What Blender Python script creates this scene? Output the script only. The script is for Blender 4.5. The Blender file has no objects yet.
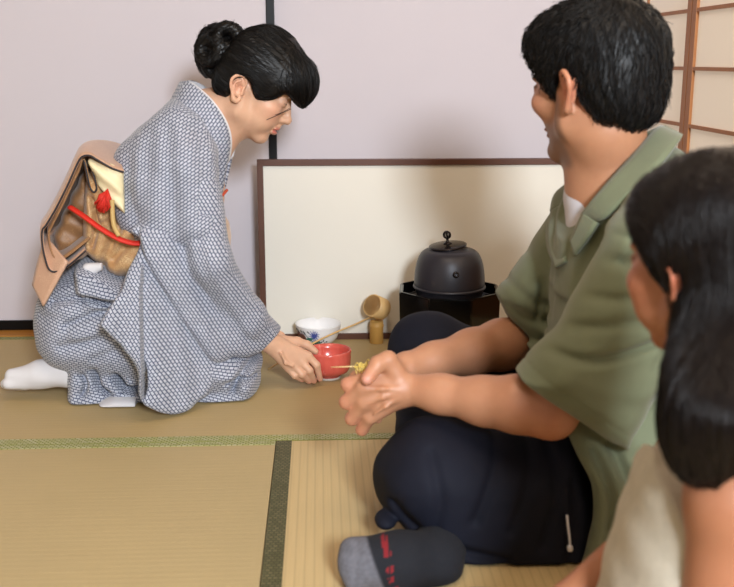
import bpy, bmesh, math, random
import numpy as np
from mathutils import Vector, Matrix
random.seed(4); RNG = np.random.default_rng(7)
SC = bpy.context.scene
COL = SC.collection
f32 = np.float32

# ------------------------------------------------------------------ camera
CAM_H = 0.80
F_PX = 1000.0
YAW = math.atan(47.0 / F_PX)
PITCH = math.atan(233.5 / F_PX)
cy_, sy_, cp_, sp_ = math.cos(YAW), math.sin(YAW), math.cos(PITCH), math.sin(PITCH)
C_POS = np.array([0.0, 0.0, CAM_H])
C_FWD = np.array([sy_ * cp_, cy_ * cp_, -sp_])
C_RGT = np.array([cy_, -sy_, 0.0])
C_UP = np.cross(C_RGT, C_FWD)
cam_data = bpy.data.cameras.new('camera')
cam = bpy.data.objects.new('camera', cam_data)
COL.objects.link(cam)
cam.location = C_POS
cam.rotation_euler = (math.pi / 2 - PITCH, 0, -YAW)
cam_data.sensor_width = 36.0
cam_data.lens = F_PX / 734.0 * 36.0
cam_data.clip_start = 0.02
cam_data.dof.use_dof = True
cam_data.dof.focus_distance = 2.42
cam_data.dof.aperture_fstop = 5.0
SC.camera = cam

def ray(px, py):
    return C_FWD + C_RGT * ((px - 367.0) / F_PX) + C_UP * ((293.5 - py) / F_PX)
def at(px, py, Y):
    """world point seen at photo pixel (px,py) lying at depth Y"""
    d = ray(px, py); return C_POS + d * (Y / d[1])
def atz(px, py, z=0.0):
    d = ray(px, py); return C_POS + d * ((z - CAM_H) / d[2])
def atpl(px, py, a, b, c):
    """on the plane Y = a + b X + c Z"""
    d = ray(px, py)
    t = (a - C_POS[1] + b * C_POS[0] + c * C_POS[2]) / (d[1] - b * d[0] - c * d[2])
    return C_POS + d * t
def plane3(p, q, r):
    A = np.array([[1, v[0], v[2]] for v in (p, q, r)]); y = np.array([v[1] for v in (p, q, r)])
    return np.linalg.solve(A, y)
def V(*a): return np.array(a, float)
def unit(v): v = np.asarray(v, float); return v / np.linalg.norm(v)

# ------------------------------------------------------------------ objects
def prop(o, label=None, cat=None, group=None, kind=None):
    if label: o['label'] = label
    if cat: o['category'] = cat
    if group: o['group'] = group
    if kind: o['kind'] = kind
    return o
def empty(name, loc, label=None, cat=None, group=None):
    o = bpy.data.objects.new(name, None); COL.objects.link(o); o.location = loc
    o.empty_display_size = 0.05
    return prop(o, label, cat, group)
def link(name, me, mat, parent=None, smooth=True):
    if mat is not None: me.materials.append(mat)
    if smooth:
        me.polygons.foreach_set('use_smooth', [True] * len(me.polygons))
    o = bpy.data.objects.new(name, me); COL.objects.link(o)
    if parent is not None:
        o.parent = parent
        q = parent; off = Vector((0, 0, 0))
        while q is not None: off += q.location; q = q.parent
        o.location = -off
    return o
def bm_obj(name, bm, mat, parent=None, smooth=False):
    bmesh.ops.recalc_face_normals(bm, faces=bm.faces)
    me = bpy.data.meshes.new(name); bm.to_mesh(me); bm.free()
    return link(name, me, mat, parent, smooth)
def struct(name, bm, mat, parent=None):
    o = bm_obj(name, bm, mat, parent)
    o['kind'] = 'structure'; return o
def bx(bm, lo, hi, bev=0.0):
    r = bmesh.ops.create_cube(bm, size=1.0)
    lo, hi = np.array(lo, float), np.array(hi, float)
    vs = r['verts']
    for v in vs:
        v.co = Vector(((v.co.x + .5) * (hi[0] - lo[0]) + lo[0], (v.co.y + .5) * (hi[1] - lo[1]) + lo[1], (v.co.z + .5) * (hi[2] - lo[2]) + lo[2]))
    if bev > 0:
        es = list({e for v in vs for e in v.link_edges})
        bmesh.ops.bevel(bm, geom=es, offset=bev, segments=2, affect='EDGES', profile=.7)
    return bm
def box(lo, hi, bev=0.0): return bx(bmesh.new(), lo, hi, bev)
def lathe(prof, n=48, c=(0, 0, 0), axis=None, wob=None):
    """revolve (radius, height) points about z (or axis) at c"""
    bm = bmesh.new(); rings = []
    R = Matrix.Identity(3) if axis is None else Vector((0, 0, 1)).rotation_difference(Vector(axis)).to_matrix()
    c = Vector(c)
    for (r, h) in prof:
        ring = []
        for i in range(n):
            a = 2 * math.pi * i / n
            q = 1.0 if wob is None else 1.0 + wob(a, h)
            ring.append(bm.verts.new(c + R @ Vector((r * q * math.cos(a), r * q * math.sin(a), h))))
        rings.append(ring)
    for a, b in zip(rings[:-1], rings[1:]):
        for i in range(n):
            bm.faces.new((a[i], a[(i + 1) % n], b[(i + 1) % n], b[i]))
    bm.faces.new(rings[0][::-1]); bm.faces.new(rings[-1])
    return bm
def tube_bm(pts, rad, n=10, closed=False, bm=None, flat=None):
    """swept tube; rad number or list"""
    bm = bm or bmesh.new(); pts = [np.array(p, float) for p in pts]
    m = len(pts); rad = [rad] * m if np.isscalar(rad) else list(rad)
    rings = []; prev = None
    for i, p in enumerate(pts):
        a = pts[(i - 1) % m] if (closed or i) else p
        b = pts[(i + 1) % m] if (closed or i < m - 1) else p
        t = unit(b - a)
        if prev is None:
            ref = V(0, 0, 1) if abs(t[2]) < .9 else V(1, 0, 0)
        else: ref = prev
        u = unit(ref - t * np.dot(ref, t)); w = np.cross(t, u); prev = u
        rr = rad[i]; f = 1.0 if flat is None else flat
        rings.append([bm.verts.new(Vector(p + u * rr * f * math.cos(2 * math.pi * k / n) + w * rr * math.sin(2 * math.pi * k / n))) for k in range(n)])
    prs = list(zip(rings[:-1], rings[1:]))
    if closed: prs.append((rings[-1], rings[0]))
    for a, b in prs:
        for k in range(n):
            bm.faces.new((a[k], a[(k + 1) % n], b[(k + 1) % n], b[k]))
    if not closed:
        bm.faces.new(rings[0][::-1]); bm.faces.new(rings[-1])
    return bm
def catmull(pts, sub=6, closed=False):
    pts = np.array(pts, float); n = len(pts); out = []
    rng = range(n) if closed else range(n - 1)
    for i in rng:
        if closed: p0, p1, p2, p3 = pts[(i - 1) % n], pts[i], pts[(i + 1) % n], pts[(i + 2) % n]
        else: p0, p1, p2, p3 = pts[max(i - 1, 0)], pts[i], pts[i + 1], pts[min(i + 2, n - 1)]
        for s in range(sub):
            t = s / sub
            out.append(0.5 * ((2 * p1) + (-p0 + p2) * t + (2 * p0 - 5 * p1 + 4 * p2 - p3) * t * t + (-p0 + 3 * p1 - 3 * p2 + p3) * t ** 3))
    if not closed: out.append(pts[-1])
    return np.array(out)

# ------------------------------------------------------------------ signed-distance modelling
def smin(a, b, k):
    if k <= 0: return np.minimum(a, b)
    h = np.maximum(k - np.abs(a - b), 0) / k
    return np.minimum(a, b) - h * h * (k * .25)
def smax(a, b, k): return -smin(-a, -b, k)
def rotm(axes):  # rows = local axes
    return np.array([unit(a) for a in axes], f32)
def poly_sd(U, W, poly):
    """signed distance to a closed polygon (negative inside)"""
    P = np.asarray(poly, f32); n = len(P)
    d2 = np.full(U.shape, 1e9, f32); ins = np.zeros(U.shape, bool)
    for i in range(n):
        a = P[i]; b = P[(i + 1) % n]; e = b - a
        L = max(float(e @ e), 1e-12)
        t = np.clip(((U - a[0]) * e[0] + (W - a[1]) * e[1]) / L, 0, 1)
        dx = U - a[0] - t * e[0]; dy = W - a[1] - t * e[1]
        d2 = np.minimum(d2, dx * dx + dy * dy)
        if abs(e[1]) > 1e-12:
            c = ((a[1] > W) != (b[1] > W)) & (U < e[0] * (W - a[1]) / e[1] + a[0])
            ins ^= c
    d = np.sqrt(d2)
    return np.where(ins, -d, d)
def line_d(U, W, pts):
    d2 = np.full(np.broadcast(U, W).shape, 1e9, f32)
    for a, b in zip(pts[:-1], pts[1:]):
        e = np.asarray(b, float) - np.asarray(a, float); L = max(float(e @ e), 1e-12)
        t = np.clip(((U - a[0]) * e[0] + (W - a[1]) * e[1]) / L, 0, 1)
        d2 = np.minimum(d2, (U - a[0] - t * e[0]) ** 2 + (W - a[1] - t * e[1]) ** 2)
    return np.sqrt(d2)
class Sdf:
    def __init__(s, lo, hi, res):
        s.lo = np.array(lo, float); s.res = res
        n = np.ceil((np.array(hi, float) - s.lo) / res).astype(int) + 1
        s.ax = [(s.lo[i] + res * np.arange(n[i])).astype(f32) for i in range(3)]
        s.d = np.full(n, 0.2, f32)
    def like(s):
        o = Sdf.__new__(Sdf); o.lo, o.res, o.ax = s.lo, s.res, s.ax; o.d = np.full(s.d.shape, .2, f32); return o
    def blk(s, lo, hi):
        sl = []
        for i in range(3):
            a = int(np.clip(np.floor((lo[i] - s.lo[i]) / s.res), 0, len(s.ax[i]) - 1))
            b = int(np.clip(np.ceil((hi[i] - s.lo[i]) / s.res) + 1, a + 1, len(s.ax[i])))
            sl.append(slice(a, b))
        return tuple(sl), s.ax[0][sl[0]][:, None, None], s.ax[1][sl[1]][None, :, None], s.ax[2][sl[2]][None, None, :]
    def put(s, fn, lo, hi, k=0.01, op='u'):
        m = k + 4 * s.res
        sl, X, Y, Z = s.blk(np.array(lo) - m, np.array(hi) + m)
        d = fn(X, Y, Z).astype(f32)
        if op == 'u': s.d[sl] = smin(s.d[sl], d, k)
        elif op == 's': s.d[sl] = smax(s.d[sl], -d, k)
        return s
    def all(s, fn):
        s.d = fn(s.d, s.ax[0][:, None, None], s.ax[1][None, :, None], s.ax[2][None, None, :]).astype(f32); return s
    def ell(s, c, r, R=None, k=.01, op='u'):
        c = np.array(c, float); r = np.array(r, float) * np.ones(3); m = r.max()
        def fn(X, Y, Z):
            x, y, z = X - c[0], Y - c[1], Z - c[2]
            if R is not None:
                x, y, z = (R[0][0] * x + R[0][1] * y + R[0][2] * z, R[1][0] * x + R[1][1] * y + R[1][2] * z, R[2][0] * x + R[2][1] * y + R[2][2] * z)
            k0 = np.sqrt((x / r[0]) ** 2 + (y / r[1]) ** 2 + (z / r[2]) ** 2)
            k1 = np.sqrt((x / r[0] ** 2) ** 2 + (y / r[1] ** 2) ** 2 + (z / r[2] ** 2) ** 2) + 1e-9
            return k0 * (k0 - 1) / k1
        return s.put(fn, c - m, c + m, k, op)
    def cone(s, a, b, ra, rb, k=.01, op='u', flat=None):
        """tapered capsule a->b; flat=(axis, factor<1) squashes the section along axis"""
        a = np.array(a, float); b = np.array(b, float); e = b - a; L = max(float(e @ e), 1e-12); m = max(ra, rb)
        def fn(X, Y, Z):
            x, y, z = X - a[0], Y - a[1], Z - a[2]
            t = np.clip((x * e[0] + y * e[1] + z * e[2]) / L, 0, 1)
            x, y, z = x - t * e[0], y - t * e[1], z - t * e[2]
            q = x * x + y * y + z * z; g = 1.0
            if flat is not None:
                n, fl = flat; w = x * n[0] + y * n[1] + z * n[2]
                q = q + (1 / fl ** 2 - 1) * w * w; g = .5 + .5 * fl
            return (np.sqrt(q) - (ra + t * (rb - ra))) * g
        return s.put(fn, np.minimum(a, b) - m, np.maximum(a, b) + m, k, op)
    def tube(s, pts, rad, k=.01, op='u', flat=None):
        for i in range(len(pts) - 1):
            ra, rb = (rad, rad) if np.isscalar(rad) else (rad[i], rad[i + 1])
            s.cone(pts[i], pts[i + 1], ra, rb, k, op, flat)
        return s
    def box(s, c, h, R=None, rnd=.005, k=.01, op='u'):
        c = np.array(c, float); h = np.array(h, float); m = np.linalg.norm(h)
        def fn(X, Y, Z):
            x, y, z = X - c[0], Y - c[1], Z - c[2]
            if R is not None:
                x, y, z = (R[0][0] * x + R[0][1] * y + R[0][2] * z, R[1][0] * x + R[1][1] * y + R[1][2] * z, R[2][0] * x + R[2][1] * y + R[2][2] * z)
            qx, qy, qz = np.abs(x) - h[0] + rnd, np.abs(y) - h[1] + rnd, np.abs(z) - h[2] + rnd
            return np.sqrt(np.maximum(qx, 0) ** 2 + np.maximum(qy, 0) ** 2 + np.maximum(qz, 0) ** 2) + np.minimum(np.maximum(qx, np.maximum(qy, qz)), 0) - rnd
        return s.put(fn, c - m, c + m, k, op)
    def slab(s, poly, n0, T, R, k=.01, op='u', power=2.0):
        """puffed solid: XZ polygon, mid surface Y=n0(X,Z), half thickness T, edge roundness R"""
        P = np.asarray(poly, float); lo = P.min(0); hi = P.max(0)
        X2, Z2 = s.ax[0][:, None], s.ax[2][None, :]
        yc = n0 if callable(n0) else (lambda x, z: n0 + 0 * x + 0 * z)
        Tf = T if callable(T) else (lambda x, z: T + 0 * x + 0 * z)
        yy = [yc(p[0], p[1]) for p in P]; tm = max(Tf(p[0], p[1]) for p in P)
        if callable(T): tm = max(tm, float(np.max(Tf(*np.meshgrid(np.linspace(lo[0], hi[0], 9), np.linspace(lo[1], hi[1], 9))))))
        L = (lo[0] - .0, min(yy) - tm - .03, lo[1]); H = (hi[0], max(yy) + tm + .03, hi[1])
        def fn(X, Y, Z):
            x2, z2 = X[:, :, 0], Z[:, 0, :]
            d2 = poly_sd(x2 + 0 * z2, z2 + 0 * x2, P)
            q = np.maximum(R + d2, 0) / R
            t = Tf(x2, z2) + 0 * q; y0 = yc(x2, z2) + 0 * q
            q, t, y0 = q[:, None, :], t[:, None, :], y0[:, None, :]
            w = np.abs(Y - y0) / t
            g = (q ** power + w ** power) ** (1 / power)
            return (g - 1) * np.minimum(R, t)
        return s.put(fn, L, H, k, op)
    def mesh(s, name, mat=None, parent=None, smooth_it=2, col=None, uv=None, fn=None):
        v, q = surface_nets(s.d, s.lo, s.res)
        me = np_mesh(name, v, q, smooth_it, fn)
        if col is not None: paint(me, col)
        if uv is not None: box_uv(me, uv)
        return link(name, me, mat, parent)
def surface_nets(d, lo, res):
    d = d.copy()
    big = 0.2
    for ax in range(3):
        sl = [slice(None)] * 3; sl[ax] = 0; d[tuple(sl)] = big; sl[ax] = -1; d[tuple(sl)] = big
    s = d < 0
    n = np.array(d.shape)
    c = [s[i:n[0] - 1 + i, j:n[1] - 1 + j, k:n[2] - 1 + k] for i in (0, 1) for j in (0, 1) for k in (0, 1)]
    cnt = sum(x.astype(np.int8) for x in c)
    act = (cnt > 0) & (cnt < 8)
    I, J, K = np.nonzero(act)
    idx = np.full(act.shape, -1, np.int64); idx[I, J, K] = np.arange(len(I))
    acc = np.zeros((len(I), 3)); w = np.zeros(len(I))
    for ax in range(3):
        for u in (0, 1):
            for t in (0, 1):
                o0 = [0, 0, 0]; oth = [a for a in range(3) if a != ax]
                o0[oth[0]] = u; o0[oth[1]] = t
                o1 = list(o0); o1[ax] = 1
                a = d[I + o0[0], J + o0[1], K + o0[2]]; b = d[I + o1[0], J + o1[1], K + o1[2]]
                m = (a < 0) != (b < 0)
                tt = np.where(m, a / np.where(m, a - b, 1), 0)
                p = np.zeros((len(I), 3)); p[:] = o0; p[:, ax] = tt
                acc[m] += p[m]; w += m
    v = np.stack([I, J, K], 1) + acc / np.maximum(w, 1)[:, None]
    v = v * res + np.array(lo)
    quads = []
    for ax in range(3):
        o = [a for a in range(3) if a != ax]
        sh = [slice(1, -1)] * 3; sh[ax] = slice(0, -1)
        sh2 = [slice(1, -1)] * 3; sh2[ax] = slice(1, None)
        A = s[tuple(sh)]; B = s[tuple(sh2)]
        for flip in (0, 1):
            m = (A & ~B) if flip == 0 else (~A & B)
            g = np.array(np.nonzero(m)); off = np.array([1, 1, 1]); off[ax] = 0
            g = g + off[:, None]
            def cell(du, dv):
                h = g.copy(); h[o[0]] -= du; h[o[1]] -= dv
                return idx[h[0], h[1], h[2]]
            a, b, cc, e = cell(1, 1), cell(0, 1), cell(0, 0), cell(1, 0)
            Q = np.stack([a, b, cc, e], 1)
            if (ax == 1) != (flip == 1): Q = Q[:, ::-1]
            quads.append(Q)
    q = np.concatenate(quads)
    return v, q[(q >= 0).all(1)]
def np_mesh(name, v, q, smooth_it=0, fn=None):
    n = len(v)
    if smooth_it:
        e = np.concatenate([q[:, [0, 1]], q[:, [1, 2]], q[:, [2, 3]], q[:, [3, 0]]])
        for it in range(smooth_it):
            acc = np.zeros_like(v); cn = np.bincount(e[:, 0], minlength=n) + np.bincount(e[:, 1], minlength=n)
            for a in range(3):
                acc[:, a] = np.bincount(e[:, 0], v[e[:, 1], a], n) + np.bincount(e[:, 1], v[e[:, 0], a], n)
            v = v * .5 + .5 * acc / np.maximum(cn, 1)[:, None]
    if fn is not None: v = fn(v)
    me = bpy.data.meshes.new(name)
    me.vertices.add(n); me.vertices.foreach_set('co', v.astype(f32).ravel())
    m = q.shape[1]
    me.loops.add(len(q) * m); me.loops.foreach_set('vertex_index', q.astype(np.int32).ravel())
    me.polygons.add(len(q)); me.polygons.foreach_set('loop_start', np.arange(0, len(q) * m, m, dtype=np.int32))
    me.update(calc_edges=True)
    return me
def verts_of(me):
    v = np.zeros(len(me.vertices) * 3, f32); me.vertices.foreach_get('co', v); return v.reshape(-1, 3)
def paint(me, fn):
    v = verts_of(me); c = np.ones((len(v), 4), f32); c[:, :3] = fn(v)
    at_ = me.color_attributes.new('tint', 'FLOAT_COLOR', 'POINT'); at_.data.foreach_set('color', c.ravel())
def box_uv(me, ang=0.0, scale=1.0):
    """metric box-projected uv, turned by ang radians"""
    v = verts_of(me); nl = len(me.loops)
    li = np.zeros(nl, np.int32); me.loops.foreach_get('vertex_index', li)
    nr = np.zeros(len(me.polygons) * 3, f32); me.polygons.foreach_get('normal', nr); nr = np.abs(nr.reshape(-1, 3))
    nr[:, 1] *= 1.5
    lt = np.zeros(len(me.polygons), np.int32); me.polygons.foreach_get('loop_total', lt)
    dom = np.repeat(nr.argmax(1), lt); p = v[li]
    a, b = p[:, 0], p[:, 2]
    if callable(ang):
        th = np.repeat(ang(p.reshape(-1, lt[0], 3).mean(1)), lt)
    else: th = ang
    U = np.where(dom == 0, p[:, 1], p[:, 0]); W = np.where(dom == 2, p[:, 1], p[:, 2])
    c, s_ = np.cos(th), np.sin(th)
    uv = np.stack([U * c + W * s_, -U * s_ + W * c], 1).astype(f32)
    l = me.uv_layers.new(name='weave'); l.data.foreach_set('uv', uv.ravel())
def sstep(x, a, b):
    t = np.clip((x - a) / (b - a), 0, 1); return t * t * (3 - 2 * t)
def vnoise(P, sc, seed=0):
    """cheap smooth pseudo noise in [-1,1]"""
    r = np.random.default_rng(seed); o = 0
    x = np.asarray(P) * sc
    for i in range(5):
        k = r.normal(size=3); o = o + np.sin(x @ k + r.uniform(0, 6.28) + 1.3 * np.sin(x @ r.normal(size=3) + i))
    return o / 4

# ------------------------------------------------------------------ materials
def rgb(r, g, b):
    """sRGB 0-255 -> linear"""
    def l(c):
        c = c / 255.0
        return c / 12.92 if c <= .04045 else ((c + .055) / 1.055) ** 2.4
    return (l(r), l(g), l(b), 1.0)
class M:
    def __init__(s, name, col=(.5, .5, .5, 1), rough=.6, **kw):
        s.m = bpy.data.materials.new(name); s.m.use_nodes = True
        s.nt = s.m.node_tree; s.b = s.nt.nodes['Principled BSDF']
        s.b.inputs['Base Color'].default_value = col; s.b.inputs['Roughness'].default_value = rough
        for k, v in kw.items(): s.b.inputs[k.replace('_', ' ')].default_value = v
    def n(s, t, **kw):
        nd = s.nt.nodes.new(t)
        for k, v in kw.items():
            if k.startswith('i_'):
                key = k[2:].replace('_', ' ')
                nd.inputs[key].default_value = v
            else: setattr(nd, k, v)
        return nd
    def l(s, a, b): s.nt.links.new(a, b); return s
    def coord(s, which='Object'): return s.n('ShaderNodeTexCoord').outputs[which]
    def uv(s): return s.n('ShaderNodeUVMap', uv_map='weave').outputs['UV']
    def mapping(s, src, scale=(1, 1, 1), rot=(0, 0, 0), loc=(0, 0, 0)):
        mp = s.n('ShaderNodeMapping'); s.l(src, mp.inputs['Vector'])
        mp.inputs['Scale'].default_value = scale; mp.inputs['Rotation'].default_value = rot; mp.inputs['Location'].default_value = loc
        return mp.outputs['Vector']
    def noise(s, src, scale, detail=3, rough=.5, out='Fac'):
        nz = s.n('ShaderNodeTexNoise'); s.l(src, nz.inputs['Vector'])
        nz.inputs['Scale'].default_value = scale; nz.inputs['Detail'].default_value = detail; nz.inputs['Roughness'].default_value = rough
        return nz.outputs[out]
    def ramp(s, src, stops):
        r = s.n('ShaderNodeValToRGB'); s.l(src, r.inputs['Fac']); el = r.color_ramp.elements
        while len(el) < len(stops): el.new(.5)
        for e, (p, c) in zip(el, stops): e.position = p; e.color = c
        return r.outputs['Color']
    def mix(s, fac, a, b, blend='MIX'):
        x = s.n('ShaderNodeMix', data_type='RGBA', blend_type=blend)
        for v, k in ((fac, 0), (a, 6), (b, 7)):
            if hasattr(v, 'is_output') or isinstance(v, bpy.types.NodeSocket): s.l(v, x.inputs[k])
            else: x.inputs[k].default_value = v
        return x.outputs[2]
    def math(s, op, a, b=0.0):
        x = s.n('ShaderNodeMath', operation=op)
        for i, v in enumerate((a, b)):
            if isinstance(v, bpy.types.NodeSocket): s.l(v, x.inputs[i])
            else: x.inputs[i].default_value = v
        return x.outputs[0]
    def base(s, c): s.l(c, s.b.inputs['Base Color']); return s
    def bump(s, h, strength=.3, dist=.002):
        b = s.n('ShaderNodeBump'); s.l(h, b.inputs['Height'])
        b.inputs['Strength'].default_value = strength; b.inputs['Distance'].default_value = dist
        s.l(b.outputs['Normal'], s.b.inputs['Normal']); return s
    def tint(s): return s.n('ShaderNodeVertexColor', layer_name='tint').outputs['Color']

def m_plain(name, c, rough=.6, var=.0, sc=8, bump=0, **kw):
    m = M(name, c, rough, **kw)
    if var or bump:
        nz = m.noise(m.coord(), sc, 4)
        if var: m.base(m.mix(nz, tuple(x * (1 - var) for x in c[:3]) + (1,), tuple(min(1, x * (1 + var)) for x in c[:3]) + (1,)))
        if bump: m.bump(m.noise(m.coord(), sc * 12, 3), bump)
    return m.m
# ------------------------------------------------------------------ the room
YW = 2.97      # sliding-door plane
XR = 0.93      # papered window wall on the right
XL = -2.3
RUSH = rgb(184, 161, 112)

def tatami_mat_material(name, along_x, base, rib):
    m = M(name, base, .55)
    co = m.coord()
    w = m.n('ShaderNodeTexWave', wave_type='BANDS', bands_direction='X' if not along_x else 'Y')
    m.l(co, w.inputs['Vector']); w.inputs['Scale'].default_value = 20.0; w.inputs['Distortion'].default_value = .15
    fine = m.noise(m.mapping(co, (6, 700, 1) if along_x else (600, 8, 1)), 1.0, 2)
    blot = m.noise(co, 3.5, 4)
    c = m.mix(blot, tuple(x * .9 for x in base[:3]) + (1,), tuple(min(1, x * 1.1) for x in base[:3]) + (1,))
    c = m.mix(m.math('MULTIPLY', fine, .5), c, tuple(x * .62 for x in base[:3]) + (1,))
    r = m.ramp(w.outputs['Fac'], [(0.0, (1, 1, 1, 1)), (.22, (0, 0, 0, 1))])
    c = m.mix(m.math('MULTIPLY', r, rib), c, tuple(x * .6 for x in base[:3]) + (1,))
    m.base(c)
    m.bump(m.math('ADD', m.math('MULTIPLY', w.outputs['Fac'], rib * 1.6), m.math('MULTIPLY', fine, .6)), .35, .002)
    return m.m
def border_material(name, dark, light, spec, sx, sy):
    m = M(name, dark, .5)
    co = m.mapping(m.coord(), (sx, sy, 1), (0, 0, 0))
    br = m.n('ShaderNodeTexBrick', offset=.5)
    m.l(co, br.inputs['Vector'])
    for k, v in (('Color1', light), ('Color2', spec), ('Mortar', dark)): br.inputs[k].default_value = v
    br.inputs['Scale'].default_value = 1.0; br.inputs['Mortar Size'].default_value = .16
    br.inputs['Brick Width'].default_value = 1.0; br.inputs['Row Height'].default_value = .7
    br.inputs['Mortar Smooth'].default_value = .4
    m.base(br.outputs['Color']); return m.m

floor_y1 = 2.905
yb_far = atz(180, 437, 0)[1]            # near edge of the far mat
yb2 = atz(140, 444.5, 0)[1]
xa = atz(277.3, 441, 0)[0]; xb = atz(294, 441, 0)[0]
xa2 = atz(258, 587, 0)[0]; xb2 = atz(278, 587, 0)[0]
xs0, xs1 = (xa + xa2) / 2, (xb + xb2) / 2
m_under = m_plain('floorboards', rgb(120, 95, 60), .7)
struct('floor', box((XL, -1.6, -.12), (XR + .1, YW + .2, -.05)), m_under)
TH = .05
def mat_thing(label, lo, hi, along_x, base, rib, borders, grp='woven tatami mats covering the floor'):
    t = empty('tatami_mat', ((lo[0] + hi[0]) / 2, (lo[1] + hi[1]) / 2, -TH), label, 'tatami mat', grp)
    b = [lo[0], lo[1], hi[0], hi[1]]
    g = .0008
    x0, y0, x1, y1 = lo[0] + g, lo[1] + g, hi[0] - g, hi[1] - g
    for side, w, mt in borders:
        if side == 'n': bm_obj('border', box((x0, y1 - w, -TH), (x1, y1, .0012), .001), mt, t); y1 -= w
        if side == 's': bm_obj('border', box((x0, y0, -TH), (x1, y0 + w, .0012), .001), mt, t); y0 += w
        if side == 'w': bm_obj('border', box((x0, y0, -TH), (x0 + w, y1, .0012), .001), mt, t); x0 += w
        if side == 'e': bm_obj('border', box((x1 - w, y0, -TH), (x1, y1, .0012), .001), mt, t); x1 -= w
    bm_obj('woven_surface', box((x0, y0, -TH), (x1, y1, 0)), tatami_mat_material('rush_weave', along_x, base, rib), t)
    return t
mb_sheen = border_material('green_border_painted_sheen', rgb(120, 124, 44), rgb(166, 166, 112), rgb(192, 188, 160), 85, 110)  # same border cloth throughout; the sheen seen on these strips is put into the colour
mb_far = border_material('green_border', rgb(110, 112, 60), rgb(160, 160, 110), rgb(140, 140, 90), 85, 110)
mb_no_sheen = border_material('green_border_without_sheen', rgb(58, 56, 24), rgb(80, 78, 42), rgb(112, 106, 72), 110, 85)  # same cloth again, coloured darker as it looks without the sheen
bw = .033
mat_thing('broad tatami mat under the kneeling woman and the tea bowls', (XL, yb_far - bw, 0), (XR, floor_y1, 0), True, rgb(188, 164, 116), .12,
          [('s', bw, mb_sheen), ('n', .028, mb_far)])
yn = yb_far - bw
mat_thing('smooth tatami mat in the empty left foreground', (XL, yn - 1.84, 0), (xs0, yn, 0), True, rgb(186, 165, 120), .10, [('n', .022, mb_sheen), ('s', .03, mb_sheen)])
mat_thing('ribbed tatami mat with a green border under the man and girl', (xs0, yn - 1.84, 0), (XR, yn, 0), False, rgb(206, 180, 130), .42, [('w', xs1 - xs0, mb_no_sheen)])

# sill under the sliding doors
m_sill = m_plain('sill_wood', rgb(176, 118, 48), .45, .12, 6)
struct('trim_1', box((XL, floor_y1, -.05), (XR, YW + .12, .004)), m_sill)

# sliding doors
def paper_mat(name, c, var=.02):
    m = M(name, c, .85)
    nz = m.noise(m.coord(), 5, 5, .6)
    m.base(m.mix(nz, tuple(x * (1 - var) for x in c[:3]) + (1,), tuple(min(1, x * (1 + var)) for x in c[:3]) + (1,)))
    m.bump(m.noise(m.coord(), 160, 2), .06, .001)
    return m.m
m_fus = paper_mat('door_paper', rgb(200, 193, 199))
m_lacq = M('black_lacquer', rgb(10, 9, 10), .4, Specular_IOR_Level=.2).m
xk = at(267.3, 80, YW)[0]; xk2 = at(275.5, 80, YW)[0]
def fusuma(n, x0, x1, y):
    d = empty('door_%d' % n, ((x0 + x1) / 2, y, 0)); d['kind'] = 'structure'
    fw = xk2 - xk; zb = .030; zt = 1.78
    z0 = .004
    struct('door_panel', box((x0 + fw, y + .004, z0 + zb), (x1 - fw, y + .016, zt - .03)), m_fus, d)
    bm = bmesh.new()
    bx(bm, (x0, y - .002, z0), (x0 + fw, y + .02, zt), .002); bx(bm, (x1 - fw, y - .002, z0), (x1, y + .02, zt), .002)
    bx(bm, (x0 + fw, y - .002, z0), (x1 - fw, y + .02, z0 + zb), .002); bx(bm, (x0 + fw, y - .002, zt - .03), (x1 - fw, y + .02, zt), .002)
    struct('door_frame', bm, m_lacq, d)
fusuma(1, xk2 - 1.30, xk2, YW)
fusuma(2, xk2 - .04, XR + .12, YW + .034)
m_plast = m_plain('plaster', rgb(196, 184, 168), .9, .03, 5)
struct('wall_back', bx(box((XL, YW - .02, 1.78), (XR, YW + .12, 2.3)), (XL, YW - .01, 0), (xk2 - 1.30, YW + .1, 1.78)), m_plast)
struct('wall_left', box((XL - .1, -1.6, -.05), (XL, YW + .12, 2.3)), m_plast)
struct('ceiling', box((XL, -1.6, 2.3), (XR + .1, YW + .12, 2.36)), m_plain('ceiling_boards', rgb(150, 118, 82), .7, .08, 4))

# papered lattice window wall (right)
m_shoji = M('shoji_paper', rgb(226, 216, 202), .85)
m_shoji.b.inputs['Emission Color'].default_value = rgb(255, 236, 214); m_shoji.b.inputs['Emission Strength'].default_value = .22
m_shoji = m_shoji.m
def wood_mat(name, c, sc=(1, 1, 12)):
    m = M(name, c, .5)
    nz = m.noise(m.mapping(m.coord(), sc), 7, 4, .6)
    m.base(m.mix(nz, tuple(x * .75 for x in c[:3]) + (1,), tuple(min(1, x * 1.25) for x in c[:3]) + (1,)))
    return m.m
m_kum = wood_mat('lattice_cedar', rgb(156, 98, 44), (14, 14, 1.5))
def yw_at(px, py):                       # depth on the window wall
    d = ray(px, py); return (d * (XR / d[0]))[1]
Ys0 = yw_at(692.5, 50); Ysm = yw_at(687.5, 60); Ys1 = yw_at(682.5, 50)
zbar = []
for (px, py) in ((662, 14), (664, 68), (657, 120.5)):
    d = ray(px, py); zbar.append((C_POS + d * (XR / d[0]))[2])
dz = (zbar[0] - zbar[2]) / 2
print('bars', zbar, 'stile Y', Ys0, Ysm, Ys1)
zs = [zbar[1] + dz * k for k in range(-5, 6)]
zs = [z for z in zs if z > .42]
ZB = .40
ys_panels = [(Ysm + .002, YW + .3), (Ysm - .92, Ysm - .002), (Ysm - 1.85, Ysm - .92)]
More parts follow.
